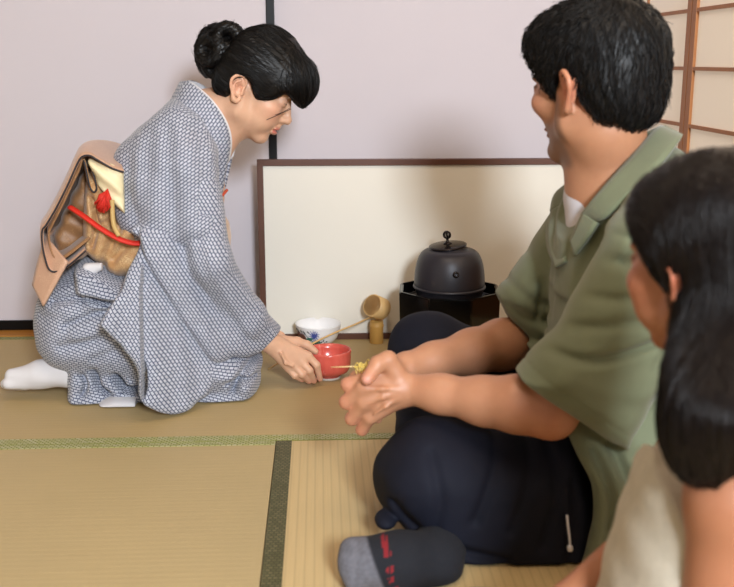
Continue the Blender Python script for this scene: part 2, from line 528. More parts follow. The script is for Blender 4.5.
for i, (y0, y1) in enumerate(ys_panels):
    w = empty('window_%d' % (i + 1), (XR, (y0 + y1) / 2, 0)); w['kind'] = 'structure'
    xo = XR + .004
    struct('window_paper', box((xo + .0055, y0, ZB), (xo + .0085, y1, 1.78)), m_shoji, w)
    bm = bmesh.new()
    sw = abs(Ysm - Ys0)
    bx(bm, (xo - .002, y0, 0), (xo + .02, y0 + sw, 1.80), .001); bx(bm, (xo - .002, y1 - sw, 0), (xo + .02, y1, 1.80), .001)
    bx(bm, (xo - .002, y0 + sw, 1.76), (xo + .02, y1 - sw, 1.80), .001); bx(bm, (xo - .001, y0 + sw, 0), (xo + .02, y1 - sw, ZB + .03), .001)
    struct('window_frame', bm, m_kum, w)
    bm = bmesh.new()
    for z in zs: bx(bm, (xo - .001, y0 + sw, z - .0045), (xo + .0055, y1 - sw, z + .0045))
    for k in (1,):
        yk = y0 + sw + (y1 - y0 - 2 * sw) * k / 2.0
        bx(bm, (xo, yk - .004, ZB), (xo + .0055, yk + .004, 1.76))
    struct('window_lattice', bm, m_kum, w)
struct('wall_right', bx(bx(box((XR, -1.6, 1.80), (XR + .1, YW + .12, 2.3)), (XR, -1.6, -.05), (XR + .1, ys_panels[2][0], 1.8)), (XR + .022, ys_panels[2][0], -.05), (XR + .1, YW + .12, .39)), m_plast)

# ------------------------------------------------------------------ low framed screen behind the kettle
YS = 2.84
p_tl = at(256.8, 159.6, YS); 
sx0 = p_tl[0]; sz1 = p_tl[2]; sx1 = .90
scr = empty('standing_screen', ((sx0 + sx1) / 2, YS, 0), 'low cream screen with a thin brown wooden frame standing behind the kettle', 'screen')
fw = at(263, 250, YS)[0] - at(257, 250, YS)[0]
m_frame = wood_mat('brown_frame_wood', rgb(84, 46, 26), (2, 2, 2))
bm = bmesh.new()
bx(bm, (sx0, YS - .008, 0), (sx0 + fw, YS + .014, sz1), .001); bx(bm, (sx1 - fw, YS - .008, 0), (sx1, YS + .014, sz1), .001)
bx(bm, (sx0 + fw, YS - .008, sz1 - fw), (sx1 - fw, YS + .014, sz1), .001); bx(bm, (sx0 + fw, YS - .008, 0), (sx1 - fw, YS + .014, fw), .001)
bm_obj('frame', bm, m_frame, scr)
bm_obj('panel', box((sx0 + fw - .002, YS, fw - .002), (sx1 - fw + .002, YS + .01, sz1 - fw + .002)), paper_mat('screen_paper', rgb(226, 222, 211)), scr)
# ------------------------------------------------------------------ kettle and brazier
kc = at(449, 300, 2.60)
KX, KY = kc[0], 2.60
ppm = 1000.0 / np.dot(V(KX, KY, .2) - C_POS, C_FWD)     # px per metre there
def zpx(py, y=KY): return at(449, py, y)[2]
z_rim = zpx(291); z_base = 0.0
bra = empty('brazier', (KX, KY, 0), 'glossy black faceted brazier holding the iron kettle', 'brazier')
m_furo = M('glossy_black', rgb(7, 7, 8), .12).m
R0 = 49.5 / ppm / math.cos(math.pi / 8)
def octa(r, z, rot): return [(KX + r * math.cos(rot + i * math.pi / 4), KY + r * math.sin(rot + i * math.pi / 4), z) for i in range(8)]
def octa_shell(prof, rot):
    bm = bmesh.new(); rings = [[bm.verts.new(p) for p in octa(r, z, rot)] for r, z in prof]
    for a, b in zip(rings[:-1], rings[1:]):
        for i in range(8): bm.faces.new((a[i], a[(i + 1) % 8], b[(i + 1) % 8], b[i]))
    bm.faces.new(rings[0]); bm.faces.new(rings[-1])
    bmesh.ops.bevel(bm, geom=[e for e in bm.edges], offset=.0025, segments=2, affect='EDGES')
    return bm
rot = math.pi / 8 - math.radians(6)
zr = z_rim + .008
bm_obj('body', octa_shell([(R0 * .80, .018), (R0 * .97, .045), (R0, zr), (R0 * .93, zr + .001), (R0 * .90, zr - .03), (R0 * .80, zr - .045)], rot), m_furo, bra)
bm_obj('foot_plate', octa_shell([(R0 * .86, .0), (R0 * .86, .018), (R0 * .60, .0185)], rot), m_furo, bra)

ket = empty('kettle', (KX, KY, zr - .04), 'round dark iron tea kettle sitting in the black brazier', 'kettle')
m_iron = M('cast_iron', rgb(44, 42, 48), .42, Metallic=.25)
m_iron.bump(m_iron.noise(m_iron.coord(), 260, 3), .12, .001)
m_iron = m_iron.m
rk = 35.2 / ppm
zt = zpx(249.0); zs_ = zr - .045
H = zt - zs_
prof = [(.30 * rk, zs_), (.72 * rk, zs_ + .004), (.93 * rk, zs_ + .028), (rk, zs_ + .052), (1.0 * rk, zs_ + .40 * H)]
for i in range(1, 11):
    a = i / 10 * math.pi / 2
    prof.append((rk * (.50 + .50 * math.cos(a) ** .62), zs_ + .40 * H + .60 * H * math.sin(a) ** 1.05))
prof += [(.50 * rk, zt + .004), (.46 * rk, zt + .005), (.40 * rk, zt - .003)]
bm_obj('body', lathe(prof, 64, (KX, KY, 0)), m_iron, ket, True)
bm = lathe([(rk * 1.005, 0), (rk * 1.03, .002), (rk * 1.03, .006), (rk * 1.0, .009)], 64, (KX, KY, zs_ + .046)); bm_obj('flange', bm, m_iron, ket, True)
# lid, tilted a little
ax = unit(V(-.10, -.06, 1))
lc = V(KX - .006, KY, zt + .0085)
m_lid = M('dark_bronze', rgb(34, 28, 28), .22, Metallic=.6).m
rl = 18.8 / ppm
lid = bm_obj('lid', lathe([(rl * .86, -.004), (rl, -.001), (rl, .002), (rl * .9, .0035), (rl * .4, .006), (.004, .007)], 48, lc, ax), m_lid, ket, True)
kb = lc + ax * .007
kn = bm_obj('lid_knob', lathe([(.012, -.001), (.011, .002), (.006, .004), (.0035, .008), (.0035, .014), (.005, .016)], 24, kb, ax), m_lid, ket, True)
ring_c = kb + ax * .023
bm = bmesh.new()
for j in range(4):
    a = j * math.pi / 4; u = V(math.cos(a), math.sin(a), 0)
    tube_bm([ring_c + ax * .0095 * math.sin(t) + u * .0095 * math.cos(t) for t in np.linspace(0, 2 * math.pi, 20)[:-1]], .0021, 6, True, bm)
bm_obj('knob_finial', bm, m_lid, ket, True)
# lug with hole on the side facing the room
for sg in (-1, 1):
    an = math.radians(-87 if sg < 0 else 93)
    lp = V(KX + rk * .95 * math.cos(an), KY + rk * .95 * math.sin(an), zs_ + .66 * H)
    n_ = unit(V(math.cos(an), math.sin(an), .35))
    bm = lathe([(.009, -.004), (.0085, .004), (.006, .007), (.0035, .0065), (.003, .001)], 20, lp, n_)
    bm_obj('lug', bm, m_lid, ket, True)

# ------------------------------------------------------------------ bamboo lid rest and ladle
m_bam = wood_mat('bamboo', rgb(196, 150, 78), (6, 6, 1))
m_bam2 = wood_mat('pale_bamboo', rgb(214, 176, 118), (4, 4, 4))
fb = atz(376.5, 342.5, 0); 
s2 = 1000.0 / np.dot(fb - C_POS, C_FWD); rb_ = 6.9 / s2; hb = 21.5 / s2 * 1.03
rest = empty('lid_rest', fb, 'short bamboo lid rest tube standing in front of the screen', 'lid rest')
o = bm_obj('tube', lathe([(rb_ * .97, 0), (rb_, .001), (rb_ * .98, hb * .70), (rb_ * 1.05, hb * .78), (rb_ * 1.05, hb * .83), (rb_ * .97, hb * .86), (rb_ * .97, hb), (rb_ * .78, hb), (rb_ * .76, hb * .75)], 32, fb), m_bam, rest, True)
lad = empty('ladle', at(373, 306, fb[1]), 'long handled bamboo water ladle leaning on the lid rest', 'ladle')
cc = at(372.2, 305.2, fb[1] - .03)       # mouth centre
bx_ax = unit(V(.60, .60, -.40))            # mouth -> base of cup
s3 = s2; rc = 11.2 / s3
bm = lathe([(rc * .92, .0), (rc, .0), (rc * 1.0, .045), (rc * .96, .047), (.0005, .047)], 36, cc, bx_ax)
bm2 = lathe([(rc * .90, .0), (rc * .90, .038), (.0005, .038)], 36, cc, bx_ax)
cup = bm_obj('cup', bm, m_bam2, lad, True)
cin = bm_obj('cup_lining', bm2, wood_mat('amber_bamboo', rgb(176, 112, 40), (5, 5, 5)), lad, True)
fe = atz(268.5, 369, .004)
p1 = at(374, 317.5, fb[1] - .012)
p2 = at(322, 342, 2.70)
pts = [cc + bx_ax * .03 + V(0, 0, -.022), p1 + V(.002, .006, .001), p1 + V(-.016, -.002, -.0015)] + [p1 + (fe - p1) * t + V(0, 0, .012 * math.sin(math.pi * t)) for t in (.2, .4, .6, .8, 1)]
bm_obj('handle', tube_bm(catmull(pts, 5), .0042, 8, flat=.6), m_bam2, lad, True)

# ------------------------------------------------------------------ tea bowls
wb = atz(318.5, 345, 0); s4 = 1000.0 / np.dot(wb + V(0, 0, .03) - C_POS, C_FWD)
rw = 23.0 / s4
hw = .066
bowl = empty('tea_bowl', wb, 'white tea bowl painted with blue and green flowers near the screen', 'tea bowl')
mw = M('white_glaze', rgb(236, 236, 238), .18)
prof = [(rw * .44, 0), (rw * .44, .006), (rw * .62, .010), (rw * .82, hw * .38), (rw * .93, hw * .68), (rw * .985, hw * .95), (rw, hw), (rw * .97, hw), (rw * .90, hw * .68), (rw * .72, hw * .36), (rw * .3, .012), (.0005, .010)]
bm_obj('body', lathe(prof, 64, wb, None, lambda a, h: .006 * math.sin(3 * a + 40 * h) * (h / hw)), mw.m, bowl, True)
# painted flowers: thin raised enamel petals on the outer wall
def bowl_r(h):
    hs = [0, .010, hw * .38, hw * .68, hw * .95, hw]; rs = [rw * .44, rw * .62, rw * .82, rw * .93, rw * .985, rw]
    return float(np.interp(h, hs, rs))
def enamel(name, mat, strokes):
    bm = bmesh.new()
    for (ang, h, dang, dh, w) in strokes:
        pts = []
        for t in np.linspace(0, 1, 6):
            a = ang + dang * t; hh = min(hw * .99, max(.008, h + dh * t)); r = bowl_r(hh) + .0004
            pts.append(wb + V(r * math.cos(a), r * math.sin(a), hh))
        rad = [w * q for q in (.35, .8, 1, 1, .7, .3)]
        tube_bm(pts, rad, 6, False, bm)
    return bm_obj(name, bm, mat, bowl, True)
A0 = math.radians(-103)
blue = [(A0, .042, .26 * math.cos(t) * 1.0, .019 * math.sin(t), .0013) for t in np.linspace(0, 2 * math.pi, 13)[:-1]]
blue += [(A0 + .1, .045, .2 * math.cos(t), .013 * math.sin(t), .0012) for t in np.linspace(.3, 2 * math.pi + .3, 9)[:-1]]
enamel('blue_flower', M('blue_enamel', rgb(62, 76, 150), .3).m, blue)
grn = [(A0 - .25, .034, -.28 + .1 * i, -.012 + .006 * (i % 3), .0036) for i in range(6)] + [(A0 - .1 + .12 * i, .026, .1, -.010, .003) for i in range(4)]
enamel('green_leaves', M('green_enamel', rgb(44, 104, 90), .3).m, grn)
brn = [(A0 - .95 + .09 * i, .050 - .004 * (i % 2), .07, -.034, .004) for i in range(6)]
enamel('brown_leaves', M('brown_enamel', rgb(92, 56, 44), .3).m, brn)
dk = [(A0 - 1.1 + .2 * i, .056, .12, -.006 * (1 + i % 2), .0016) for i in range(5)] + [(A0 + .02 + .09 * i, .016 + .004 * (i % 3), .05, .006, .0016) for i in range(8)] + [(A0 - .7 + .12 * i, .012, .07, .008, .0016) for i in range(6)]
dk += [(A0 - .62, .058, .70, -.044, .0010)]
enamel('dark_twigs', M('dark_enamel', rgb(40, 46, 44), .3).m, dk)

rbw = atz(328.6, 377.5, 0) ; s5 = 1000.0 / np.dot(rbw + V(0, 0, .03) - C_POS, C_FWD)
rr = 22.6 / s5
RB = rbw; RBR = rr; RBH = .070; RBZ = .006
rbowl = empty('tea_bowl', RB, 'red glazed tea bowl held in the right hand of the kneeling woman', 'tea bowl')
mr = M('red_glaze', rgb(204, 84, 72), .22)
c = mr.mix(mr.noise(mr.mapping(mr.coord(), (70, 70, 12)), 1.0, 3), rgb(192, 70, 60), rgb(216, 106, 92))
c = mr.mix(mr.ramp(mr.noise(mr.mapping(mr.coord(), (60, 60, 8)), 1.0, 4, .7), [(.60, (0, 0, 0, 1)), (.72, (1, 1, 1, 1))]), c, rgb(222, 140, 126))
mr.base(c)
prof = [(rr * .52, 0), (rr * .52, .005), (rr * .60, .007), (rr * .86, .013), (rr * .96, .024), (rr * .985, RBH * .72), (rr * .97, RBH * .80), (rr * 1.0, RBH * .93), (rr * .985, RBH), (rr * .94, RBH), (rr * .92, RBH * .8), (rr * .88, .03), (rr * .5, .014), (.0005, .012)]
bm_obj('body', lathe(prof, 64, (RB[0], RB[1], RBZ), None, lambda a, h: .010 * math.sin(2 * a + 1) + .006 * math.sin(5 * a + 30 * h)), mr.m, rbowl, True)
bm_obj('foot_ring', lathe([(rr * .50, 0), (rr * .54, .001), (rr * .52, .006), (rr * .45, .0065)], 40, (RB[0], RB[1], 0)), M('pale_clay', rgb(206, 196, 184), .5).m, rbowl, True)
# ------------------------------------------------------------------ people: shared pieces
class Frame:
    """head frame in millimetres: f forward, s to the side, u up; origin between the ears"""
    def __init__(s, o, f, u, k=1.0):
        s.o = np.array(o, float); s.f = unit(f); u = np.array(u, float)
        s.u = unit(u - s.f * np.dot(u, s.f)); s.s = np.cross(s.u, s.f); s.k = k / 1000.0
        s.R = rotm((s.f, s.s, s.u))
    def __call__(s, f, sd, u): return s.o + s.k * (s.f * f + s.s * sd + s.u * u)
    def loc(s, P):
        q = (np.asarray(P) - s.o) / s.k
        return np.stack([q @ s.f, q @ s.s, q @ s.u], -1)
def head(S, H, nose=1.0, jaw=1.0, ears=True, soft=0.0):
    k = H.k
    E = lambda c, r, kk=8, op='u': S.ell(H(*c), np.array(r) * k, H.R, kk * k, op)
    C = lambda a, b, ra, rb, kk=8, op='u': S.cone(H(*a), H(*b), ra * k, rb * k, kk * k, op)
    E((2, 0, 52), (95, 73, 76)); E((40, 0, 10), (56, 62, 78), 14)
    E((66, 0, -22), (34, 42, 52), 14)
    for sg in (-1, 1):
        C((8, sg * 52 * jaw, -42), (76 - 8 * soft, sg * 13, -84 + 4 * soft), 14, 14 - 1 * soft, 22)
        if soft: E((58, sg * 34, -34), (30, 24, 32), 22)
        C((2, sg * 60, 0), (10, sg * 52 * jaw, -46), 12, 13, 22)
        E((66, sg * 42, -8), (26, 22, 20), 18)
        E((88, sg * 26, 31), (13, 24, 8), 12)
        E((103, sg * 31, 12), (13, 17, 11), 10, 's')
        E((85.5, sg * 31, 12), (12.5, 14, 11.5), 3)
        if soft < .9 or ears is False:
            C((93, sg * 20, 18), (93, sg * 42, 17), 4.2, 3.2, 5)
            C((94, sg * 20, 7), (92, sg * 42, 8), 3.0, 2.6, 5)
        E((102, sg * 11 * nose, -26), (9, 7, 7), 6)
        E((110, sg * 7, -32), (4, 3, 4), 3, 's')
    E((79 - 9 * soft, 0, -84 + 4 * soft), (17 - 2 * soft, 20 - 2 * soft, 15 - soft), 16)
    C((95, 0, 24), (113, 0, -19), 7.5, 7.5, 10); E((115, 0, -23), (9 * nose, 9, 8.5), 8)
    C((103, 0, -32), (99, 0, -44), 5, 6, 8)
    E((96, 0, -49), (9, 23, 5.5), 5); E((94, 0, -59), (9.5, 19, 6.5), 5)
    E((104, 0, -53.6), (7, 24, 1.6), 3, 's')
    if ears:
        for sg in (-1, 1):
            S.cone(H(-7, sg * 73, -6), H(-13, sg * 77, 16), 11 * k, 15 * k, 5 * k, flat=(H.s, .32))
            rim = [(3, 73, 6), (5, 77, 20), (-4, 83, 30), (-17, 87, 29), (-26, 88, 17), (-24, 86, 3), (-16, 82, -10), (-8, 78, -23), (0, 74, -25), (3, 71, -15)]
            rim = catmull([H(a, sg * b, c) for a, b, c in rim], 3)
            S.tube(rim, list(np.interp(np.linspace(0, 9, len(rim)), range(10), [k * r for r in (2.2, 2.8, 3.2, 3.4, 3.4, 3.2, 3.4, 5.4, 4.4, 3)])), 2 * k)
            S.tube(catmull([H(-8, sg * 83, 20), H(-17, sg * 84, 12), H(-16, sg * 83, 0), H(-9, sg * 80, -10)], 3), 2.2 * k, 2 * k)
            S.ell(H(-4, sg * 81, 2), np.array((8, 8, 11)) * k, H.R, 2 * k, 's')
            S.cone(H(4, sg * 74, -6), H(3, sg * 76, 3), 3.6 * k, 3 * k, 3 * k)
def eyes(H, parent, iris=rgb(40, 26, 18)):
    for sg in (-1, 1):
        c = H(84.5, sg * 31, 12); n = unit(H.f)
        def eye_col(v):
            d = (v - (c + n * .0116)); r = np.linalg.norm(d - np.outer(d @ n, n), axis=1)
            front = ((v - c) @ n) > 0
            w = np.array(rgb(228, 222, 216)[:3]); i = np.array(iris[:3])
            m = ((r < .0056) & front)[:, None]
            return np.where(m, i, w)
        bm = bmesh.new(); bmesh.ops.create_uvsphere(bm, u_segments=24, v_segments=16, radius=12.2 * H.k)
        bmesh.ops.translate(bm, verts=bm.verts, vec=Vector(c))
        me = bpy.data.meshes.new('eye'); bm.to_mesh(me); bm.free(); paint(me, eye_col)
        link('eye', me, M_EYE, parent)
M_EYE = M('eye_surface', (1, 1, 1, 1), .12); M_EYE.base(M_EYE.tint()); M_EYE = M_EYE.m
def skin_mat(name, rough=.48):
    m = M(name, (1, 1, 1, 1), rough)
    nz = m.noise(m.coord(), 60, 4, .6)
    c = m.mix(m.math('MULTIPLY', nz, .22), m.tint(), rgb(120, 62, 44), 'MIX')
    m.base(c)
    m.b.inputs['Subsurface Weight'].default_value = .12
    m.b.inputs['Subsurface Radius'].default_value = (1.0, .35, .2); m.b.inputs['Subsurface Scale'].default_value = .006
    m.bump(m.noise(m.coord(), 700, 2), .06, .0005)
    return m.m
M_SKIN = skin_mat('skin')
def hair_mat(name, c, rough=.34, sc=(500, 60, 500), c2=None):
    m = M(name, c, rough)
    co = m.mapping(m.coord(), sc)
    nz = m.noise(co, 1.0, 3, .6)
    m.base(m.mix(nz, tuple(x * .5 for x in c[:3]) + (1,), c2 or tuple(x * 1.4 for x in c[:3]) + (1,)))
    m.bump(nz, .35, .0015); m.b.inputs['Specular IOR Level'].default_value = .32
    return m.m
def ribbon(name, tops, bots, mat, parent, thick=.006, sub=5, nv=3, uv=None, bulge=0.0):
    """cloth strip between two 3-D edge lines, given thickness"""
    A = catmull(tops, sub); B = catmull(bots, sub); n = len(A)
    v = []; q = []
    for i in range(n):
        for j in range(nv + 1):
            t = j / nv; v.append(A[i] * (1 - t) + B[i] * t)
    v = np.array(v)
    for i in range(n - 1):
        for j in range(nv):
            a = i * (nv + 1) + j; q.append((a, a + 1, a + nv + 2, a + nv + 1))
    me = np_mesh(name, v, np.array(q))
    if uv is not None: box_uv(me, uv)
    o = link(name, me, mat, parent)
    md = o.modifiers.new('thickness', 'SOLIDIFY'); md.thickness = thick; md.offset = 0
    return o
def band(name, path, y0, y1, mat, parent, thick=.005, bulge=(0, 0), ny=14, sub=6, uv=None, taper=0.0):
    """cloth band: XZ path swept in depth, bowed by bulge(x,z) in the middle"""
    P = catmull(path, sub); n = len(P); v = []; q = []
    for i in range(n):
        for j in range(ny + 1):
            t = j / ny; b = math.sin(math.pi * t) ** .8
            tt = i / (n - 1)
            v.append((P[i][0] + bulge[0] * b, y0 + (y1 - y0) * t, P[i][1] + bulge[1] * b * (1 - taper * tt)))
    for i in range(n - 1):
        for j in range(ny):
            a = i * (ny + 1) + j; q.append((a, a + 1, a + ny + 2, a + ny + 1))
    me = np_mesh(name, np.array(v), np.array(q))
    if uv is not None: box_uv(me, uv)
    o = link(name, me, mat, parent)
    md = o.modifiers.new('thickness', 'SOLIDIFY'); md.thickness = thick; md.offset = 0
    return o
def field_at(S, P):
    q = (P - S.lo) / S.res
    sh = np.array(S.d.shape) - 2
    q = np.clip(q, 0, sh - .001); i = q.astype(int); t = q - i
    out = 0
    for a in (0, 1):
        for b in (0, 1):
            for c in (0, 1):
                w = (t[:, 0] if a else 1 - t[:, 0]) * (t[:, 1] if b else 1 - t[:, 1]) * (t[:, 2] if c else 1 - t[:, 2])
                out = out + w * S.d[i[:, 0] + a, i[:, 1] + b, i[:, 2] + c]
    return out
def field_grad(S, P):
    e = S.res * 1.5; g = np.zeros_like(P)
    for a in range(3):
        o = np.zeros(3); o[a] = e
        g[:, a] = field_at(S, P + o) - field_at(S, P - o)
    return g / (np.linalg.norm(g, axis=1)[:, None] + 1e-9)
def hair_strands(name, S, src, n, dirfn, length, rad, lift, mat, parent, keep=None, steps=9, seed=1, jitter=.25, fly=.0):
    """fine locks combed over a hair shell, following dirfn along its surface"""
    r = np.random.default_rng(seed)
    V0 = verts_of(src.data).astype(float)
    if keep is not None: V0 = V0[keep(V0)]
    P = V0[r.choice(len(V0), n, replace=n > len(V0))] + r.normal(0, S.res * .4, (n, 3))
    L = length * r.uniform(.6, 1.25, n); up = lift * r.uniform(.1, 1.0, n); fl = fly * np.abs(r.normal(0, 1, n)) * (r.uniform(0, 1, n) < .25)
    jit = r.normal(0, jitter, (n, 3)); path = []
    for k in range(steps):
        g = field_grad(S, P); d = field_at(S, P)
        t = k / (steps - 1)
        off = up * math.sin(math.pi * min(1, .15 + t * .85)) + fl * t * t
        P = P - g * (d - off)[:, None]
        path.append(P.copy())
        v = dirfn(P) + jit; v = v - g * np.sum(v * g, 1)[:, None]
        P = P + v / (np.linalg.norm(v, axis=1)[:, None] + 1e-9) * (L / steps)[:, None]
    path = np.array(path)                       # steps, n, 3
    T = np.gradient(path, axis=0); T /= np.linalg.norm(T, axis=2)[:, :, None] + 1e-9
    N = np.cross(T, r.normal(size=3)); N /= np.linalg.norm(N, axis=2)[:, :, None] + 1e-9; B = np.cross(T, N)
    rr = rad * r.uniform(.6, 1.2, n)
    vs = np.zeros((n, steps, 3, 3))
    for k in range(steps):
        w = rr * (1.0 - .75 * (k / (steps - 1)) ** 2)
        for j in range(3):
            a = 2 * math.pi * j / 3
            vs[:, k, j] = path[k] + (N[k] * math.cos(a) + B[k] * math.sin(a)) * w[:, None]
    idx = np.arange(n * steps * 3).reshape(n, steps, 3); qs = []
    for j in range(3):
        qs.append(np.stack([idx[:, :-1, j], idx[:, :-1, (j + 1) % 3], idx[:, 1:, (j + 1) % 3], idx[:, 1:, j]], -1).reshape(-1, 4))
    me = np_mesh(name, vs.reshape(-1, 3), np.concatenate(qs))
    o = link(name, me, mat, parent); o['kind'] = 'stuff'
    return o
# ------------------------------------------------------------------ the kneeling woman in a kimono
YC = 2.42
pc = lambda x, y, Y=YC: at(x, y, Y)
xz = lambda pts, Y=YC: [at(x, y, Y)[[0, 2]] for x, y in pts]
woman = empty('person', atz(160, 388, 0), 'kneeling person in a blue grey patterned kimono leaning forward over a red bowl', 'person')

# fabric
def kimono_mat(name, dark, light, su=.0118, sv=.0078):
    m = M(name, light, .8)
    br = m.n('ShaderNodeTexBrick', offset=.5)
    uvn = m.mapping(m.uv(), (1 / su, 1 / su, 1))
    wob = m.noise(m.uv(), 30, 2, out='Color')
    vm = m.n('ShaderNodeVectorMath', operation='MULTIPLY_ADD'); m.l(wob, vm.inputs[0]); vm.inputs[1].default_value = (.35, .35, 0); m.l(uvn, vm.inputs[2])
    m.l(vm.outputs[0], br.inputs['Vector'])
    br.inputs['Color1'].default_value = light; br.inputs['Color2'].default_value = tuple(x * .80 for x in light[:3]) + (1,)
    br.inputs['Mortar'].default_value = dark
    br.inputs['Scale'].default_value = 1.0; br.inputs['Mortar Size'].default_value = .115; br.inputs['Mortar Smooth'].default_value = .35
    br.inputs['Brick Width'].default_value = 1.0; br.inputs['Row Height'].default_value = sv / su
    m.base(br.outputs['Color'])
    m.b.inputs['Sheen Weight'].default_value = .15
    m.bump(m.noise(m.uv(), 900, 2), .12, .0008)
    return m.m

# ---- body: head, neck, arms, hands in one skin
ear = pc(245.5, 90.5)
HD = math.radians(24.5)
HW = Frame(ear, (math.cos(HD), -.06, -math.sin(HD)), (math.sin(HD), 0, math.cos(HD)), 1.04)
S = Sdf((-.56, 2.16, -.01), (.07, 2.64, .86), .0019)
head(S, HW, .85, .92, True, 1.0)
nb = pc(203, 122)
S.tube([HW(-14, 0, 0), HW(-6, 0, -48), nb + V(.012, 0, .02), pc(190, 150)], [.052, .049, .052, .062], .025)
S.cone(HW(22, 0, -58), pc(214, 140), .034, .038, .03)
S.tube([pc(190, 150), pc(176, 200), pc(150, 262)], [.085, .10, .10], .06, flat=(V(0, 1, 0), 1.0))
shr, elr, wrr = at(186, 158, 2.29), at(206, 262, 2.26), at(268, 340.5, 2.375)
S.tube([pc(190, 152), shr], [.06, .05], .03)
S.tube([shr, elr, at(245, 314, 2.345), wrr], [.042, .036, .033, .0235], .02)
shl, ell_, wrl = at(186, 158, 2.55), at(200, 250, 2.60), at(240, 318, 2.50)
S.tube([pc(190, 152), shl], [.06, .05], .03); S.tube([shl, ell_, wrl], [.042, .036, .025], .02)
# right hand on the bowl
h = lambda x, y, Y: at(x, y, Y)
kn = [h(308, 356, 2.392), h(301.5, 361.5, 2.382), h(294.5, 366, 2.378), h(288, 368, 2.382)]
for q, r in zip(kn, (.0115, .0115, .011, .010)):
    S.cone(wrr + (q - wrr) * .12, q, .0195, r, .012)
S.cone(wrr, h(292, 353, 2.405), .022, .018, .012)
fing = [[kn[0], h(316.5, 365, 2.390), h(320, 379, 2.402)], [kn[1], h(309.5, 370.5, 2.376), h(314, 381, 2.394)],
        [kn[2], h(302, 374.5, 2.372), h(309, 381.5, 2.390)], [kn[3], h(294.5, 375.5, 2.374), h(302, 380, 2.388)]]
for fg, r in zip(fing, (.0088, .0088, .0082, .0074)):
    S.tube(fg, [r * 1.18, r * 1.08, r * .82], .004)
S.tube([h(281, 341, 2.41), h(297, 342, 2.425), h(307, 345, 2.43), h(315.5, 351.5, 2.428)], [.0155, .0125, .0105, .0078], .007)
# tendon ridge and wrist bone
S.tube([h(281, 353, 2.352), h(286, 363, 2.358), h(292, 366, 2.362)], [.0026, .003, .003], .009)
# left hand resting in the lap
lw = wrl; lk = [lw + V(.075, -.030 + .02 * i, -.035) for i in range(4)]
for i, q in enumerate(lk):
    S.cone(lw, q, .019, .0105, .012); S.tube([q, q + V(.03, -.012, -.018), q + V(.045, -.018, -.038)], [.0092, .0085, .007], .004)
S.tube([lw + V(.02, -.02, -.01), lw + V(.05, -.045, -.02), lw + V(.075, -.06, -.03)], [.014, .011, .008], .006)
def w_skin(v):
    q = HW.loc(v); c = np.tile(np.array(rgb(216, 172, 142)[:3]), (len(v), 1))
    def blend(m, col):
        nonlocal c; c = c * (1 - m[:, None]) + np.array(col[:3]) * m[:, None]
    hd = (q[:, 2] > -110) & (q[:, 0] > -40)
    g = lambda f, s_, u, r: np.exp(-(((q[:, 0] - f) ** 2 + (np.abs(q[:, 1]) - s_) ** 2 + (q[:, 2] - u) ** 2) / r ** 2))
    blend(.35 * g(76, 44, -14, 22), rgb(224, 130, 116)); blend(.3 * g(-12, 82, 8, 22), rgb(220, 130, 108))
    lip = np.exp(-(((q[:, 2] + 53.5) / 9) ** 2) ** 2) * (np.abs(q[:, 1]) < 22) * (q[:, 0] > 93)
    blend(.75 * lip, rgb(186, 76, 72))
    br = np.exp(-((q[:, 2] - (33 - .004 * (np.abs(q[:, 1]) - 32) ** 2)) / 3.2) ** 2) * (np.abs(q[:, 1]) > 14) * (np.abs(q[:, 1]) < 48) * (q[:, 0] > 80)
    blend(.25 * br, rgb(64, 46, 38))
    eye = np.exp(-((q[:, 2] - 11.5) / 1.8) ** 2) * (np.abs(q[:, 1]) > 18) * (np.abs(q[:, 1]) < 45) * (q[:, 0] > 84)
    blend(.6 * eye, rgb(50, 34, 28))
    for fg in fing:   # nails and rosy tips
        d = np.linalg.norm(v - fg[-1], axis=1); blend(.45 * np.exp(-(d / .011) ** 2), rgb(226, 150, 132))
    return c
# closed lids
for sg in (-1, 1): S.ell(HW(87, sg * 31, 12.5), np.array((13, 16, 11)) * HW.k, HW.R, .008)
S.mesh('body', M_SKIN, woman, 2, w_skin)

# ---- hair
M_HAIR = hair_mat('black_hair', rgb(9, 7, 7), .46, (60, 420, 420))
S = Sdf(HW(-180, 0, 0) - V(.05, .14, .18), HW(80, 0, 60) + V(.16, .14, .17), .0024)
outl = catmull([(240, 36), (247, 30), (256, 27), (267, 25), (282, 28), (295, 36), (302, 48), (307, 57), (315.5, 65), (320, 79), (318, 94), (311, 104), (303, 107.5), (297, 104), (291, 96), (285, 93.5), (275, 98), (263, 99.5), (256.5, 95), (253, 82), (246, 77), (238.5, 80), (234.5, 90), (230, 99), (224, 98), (216, 90), (215, 76), (224, 58), (233, 44)], 5, True)
poly = xz(outl)
S2 = S.like()
S2.slab(poly, YC, .20, .012, .0)
S.ell(HW(4, 0, 58), np.array((128, 96, 104)) * HW.k, HW.R, .0)
S.ell(HW(92, 0, 62), np.array((58, 74, 62)) * HW.k, HW.R, .03)
S.ell(HW(-62, 0, 6), np.array((44, 66, 50)) * HW.k, HW.R, .03)
S.d = smax(S.d, S2.d, .012)
def strands(d, X, Y, Z):
    q = [(X - HW.o[0]) / HW.k, (Y - HW.o[1]) / HW.k, (Z - HW.o[2]) / HW.k]
    f = q[0] * HW.f[0] + q[1] * HW.f[1] + q[2] * HW.f[2]; s_ = q[0] * HW.s[0] + q[1] * HW.s[1] + q[2] * HW.s[2]; u = q[0] * HW.u[0] + q[1] * HW.u[1] + q[2] * HW.u[2]
    a = np.arctan2(s_, u - 20 + .25 * f)
    front = np.clip((f - 60) / 40, 0, 1)
    return d + .0003 * np.sin(26 * a + .03 * f + 2 * np.sin(3 * a)) + .0003 * np.sin(71 * a + .05 * f + 3 * np.sin(5 * a)) + .0003 * np.sin(117 * a + .04 * f)
S.all(strands)
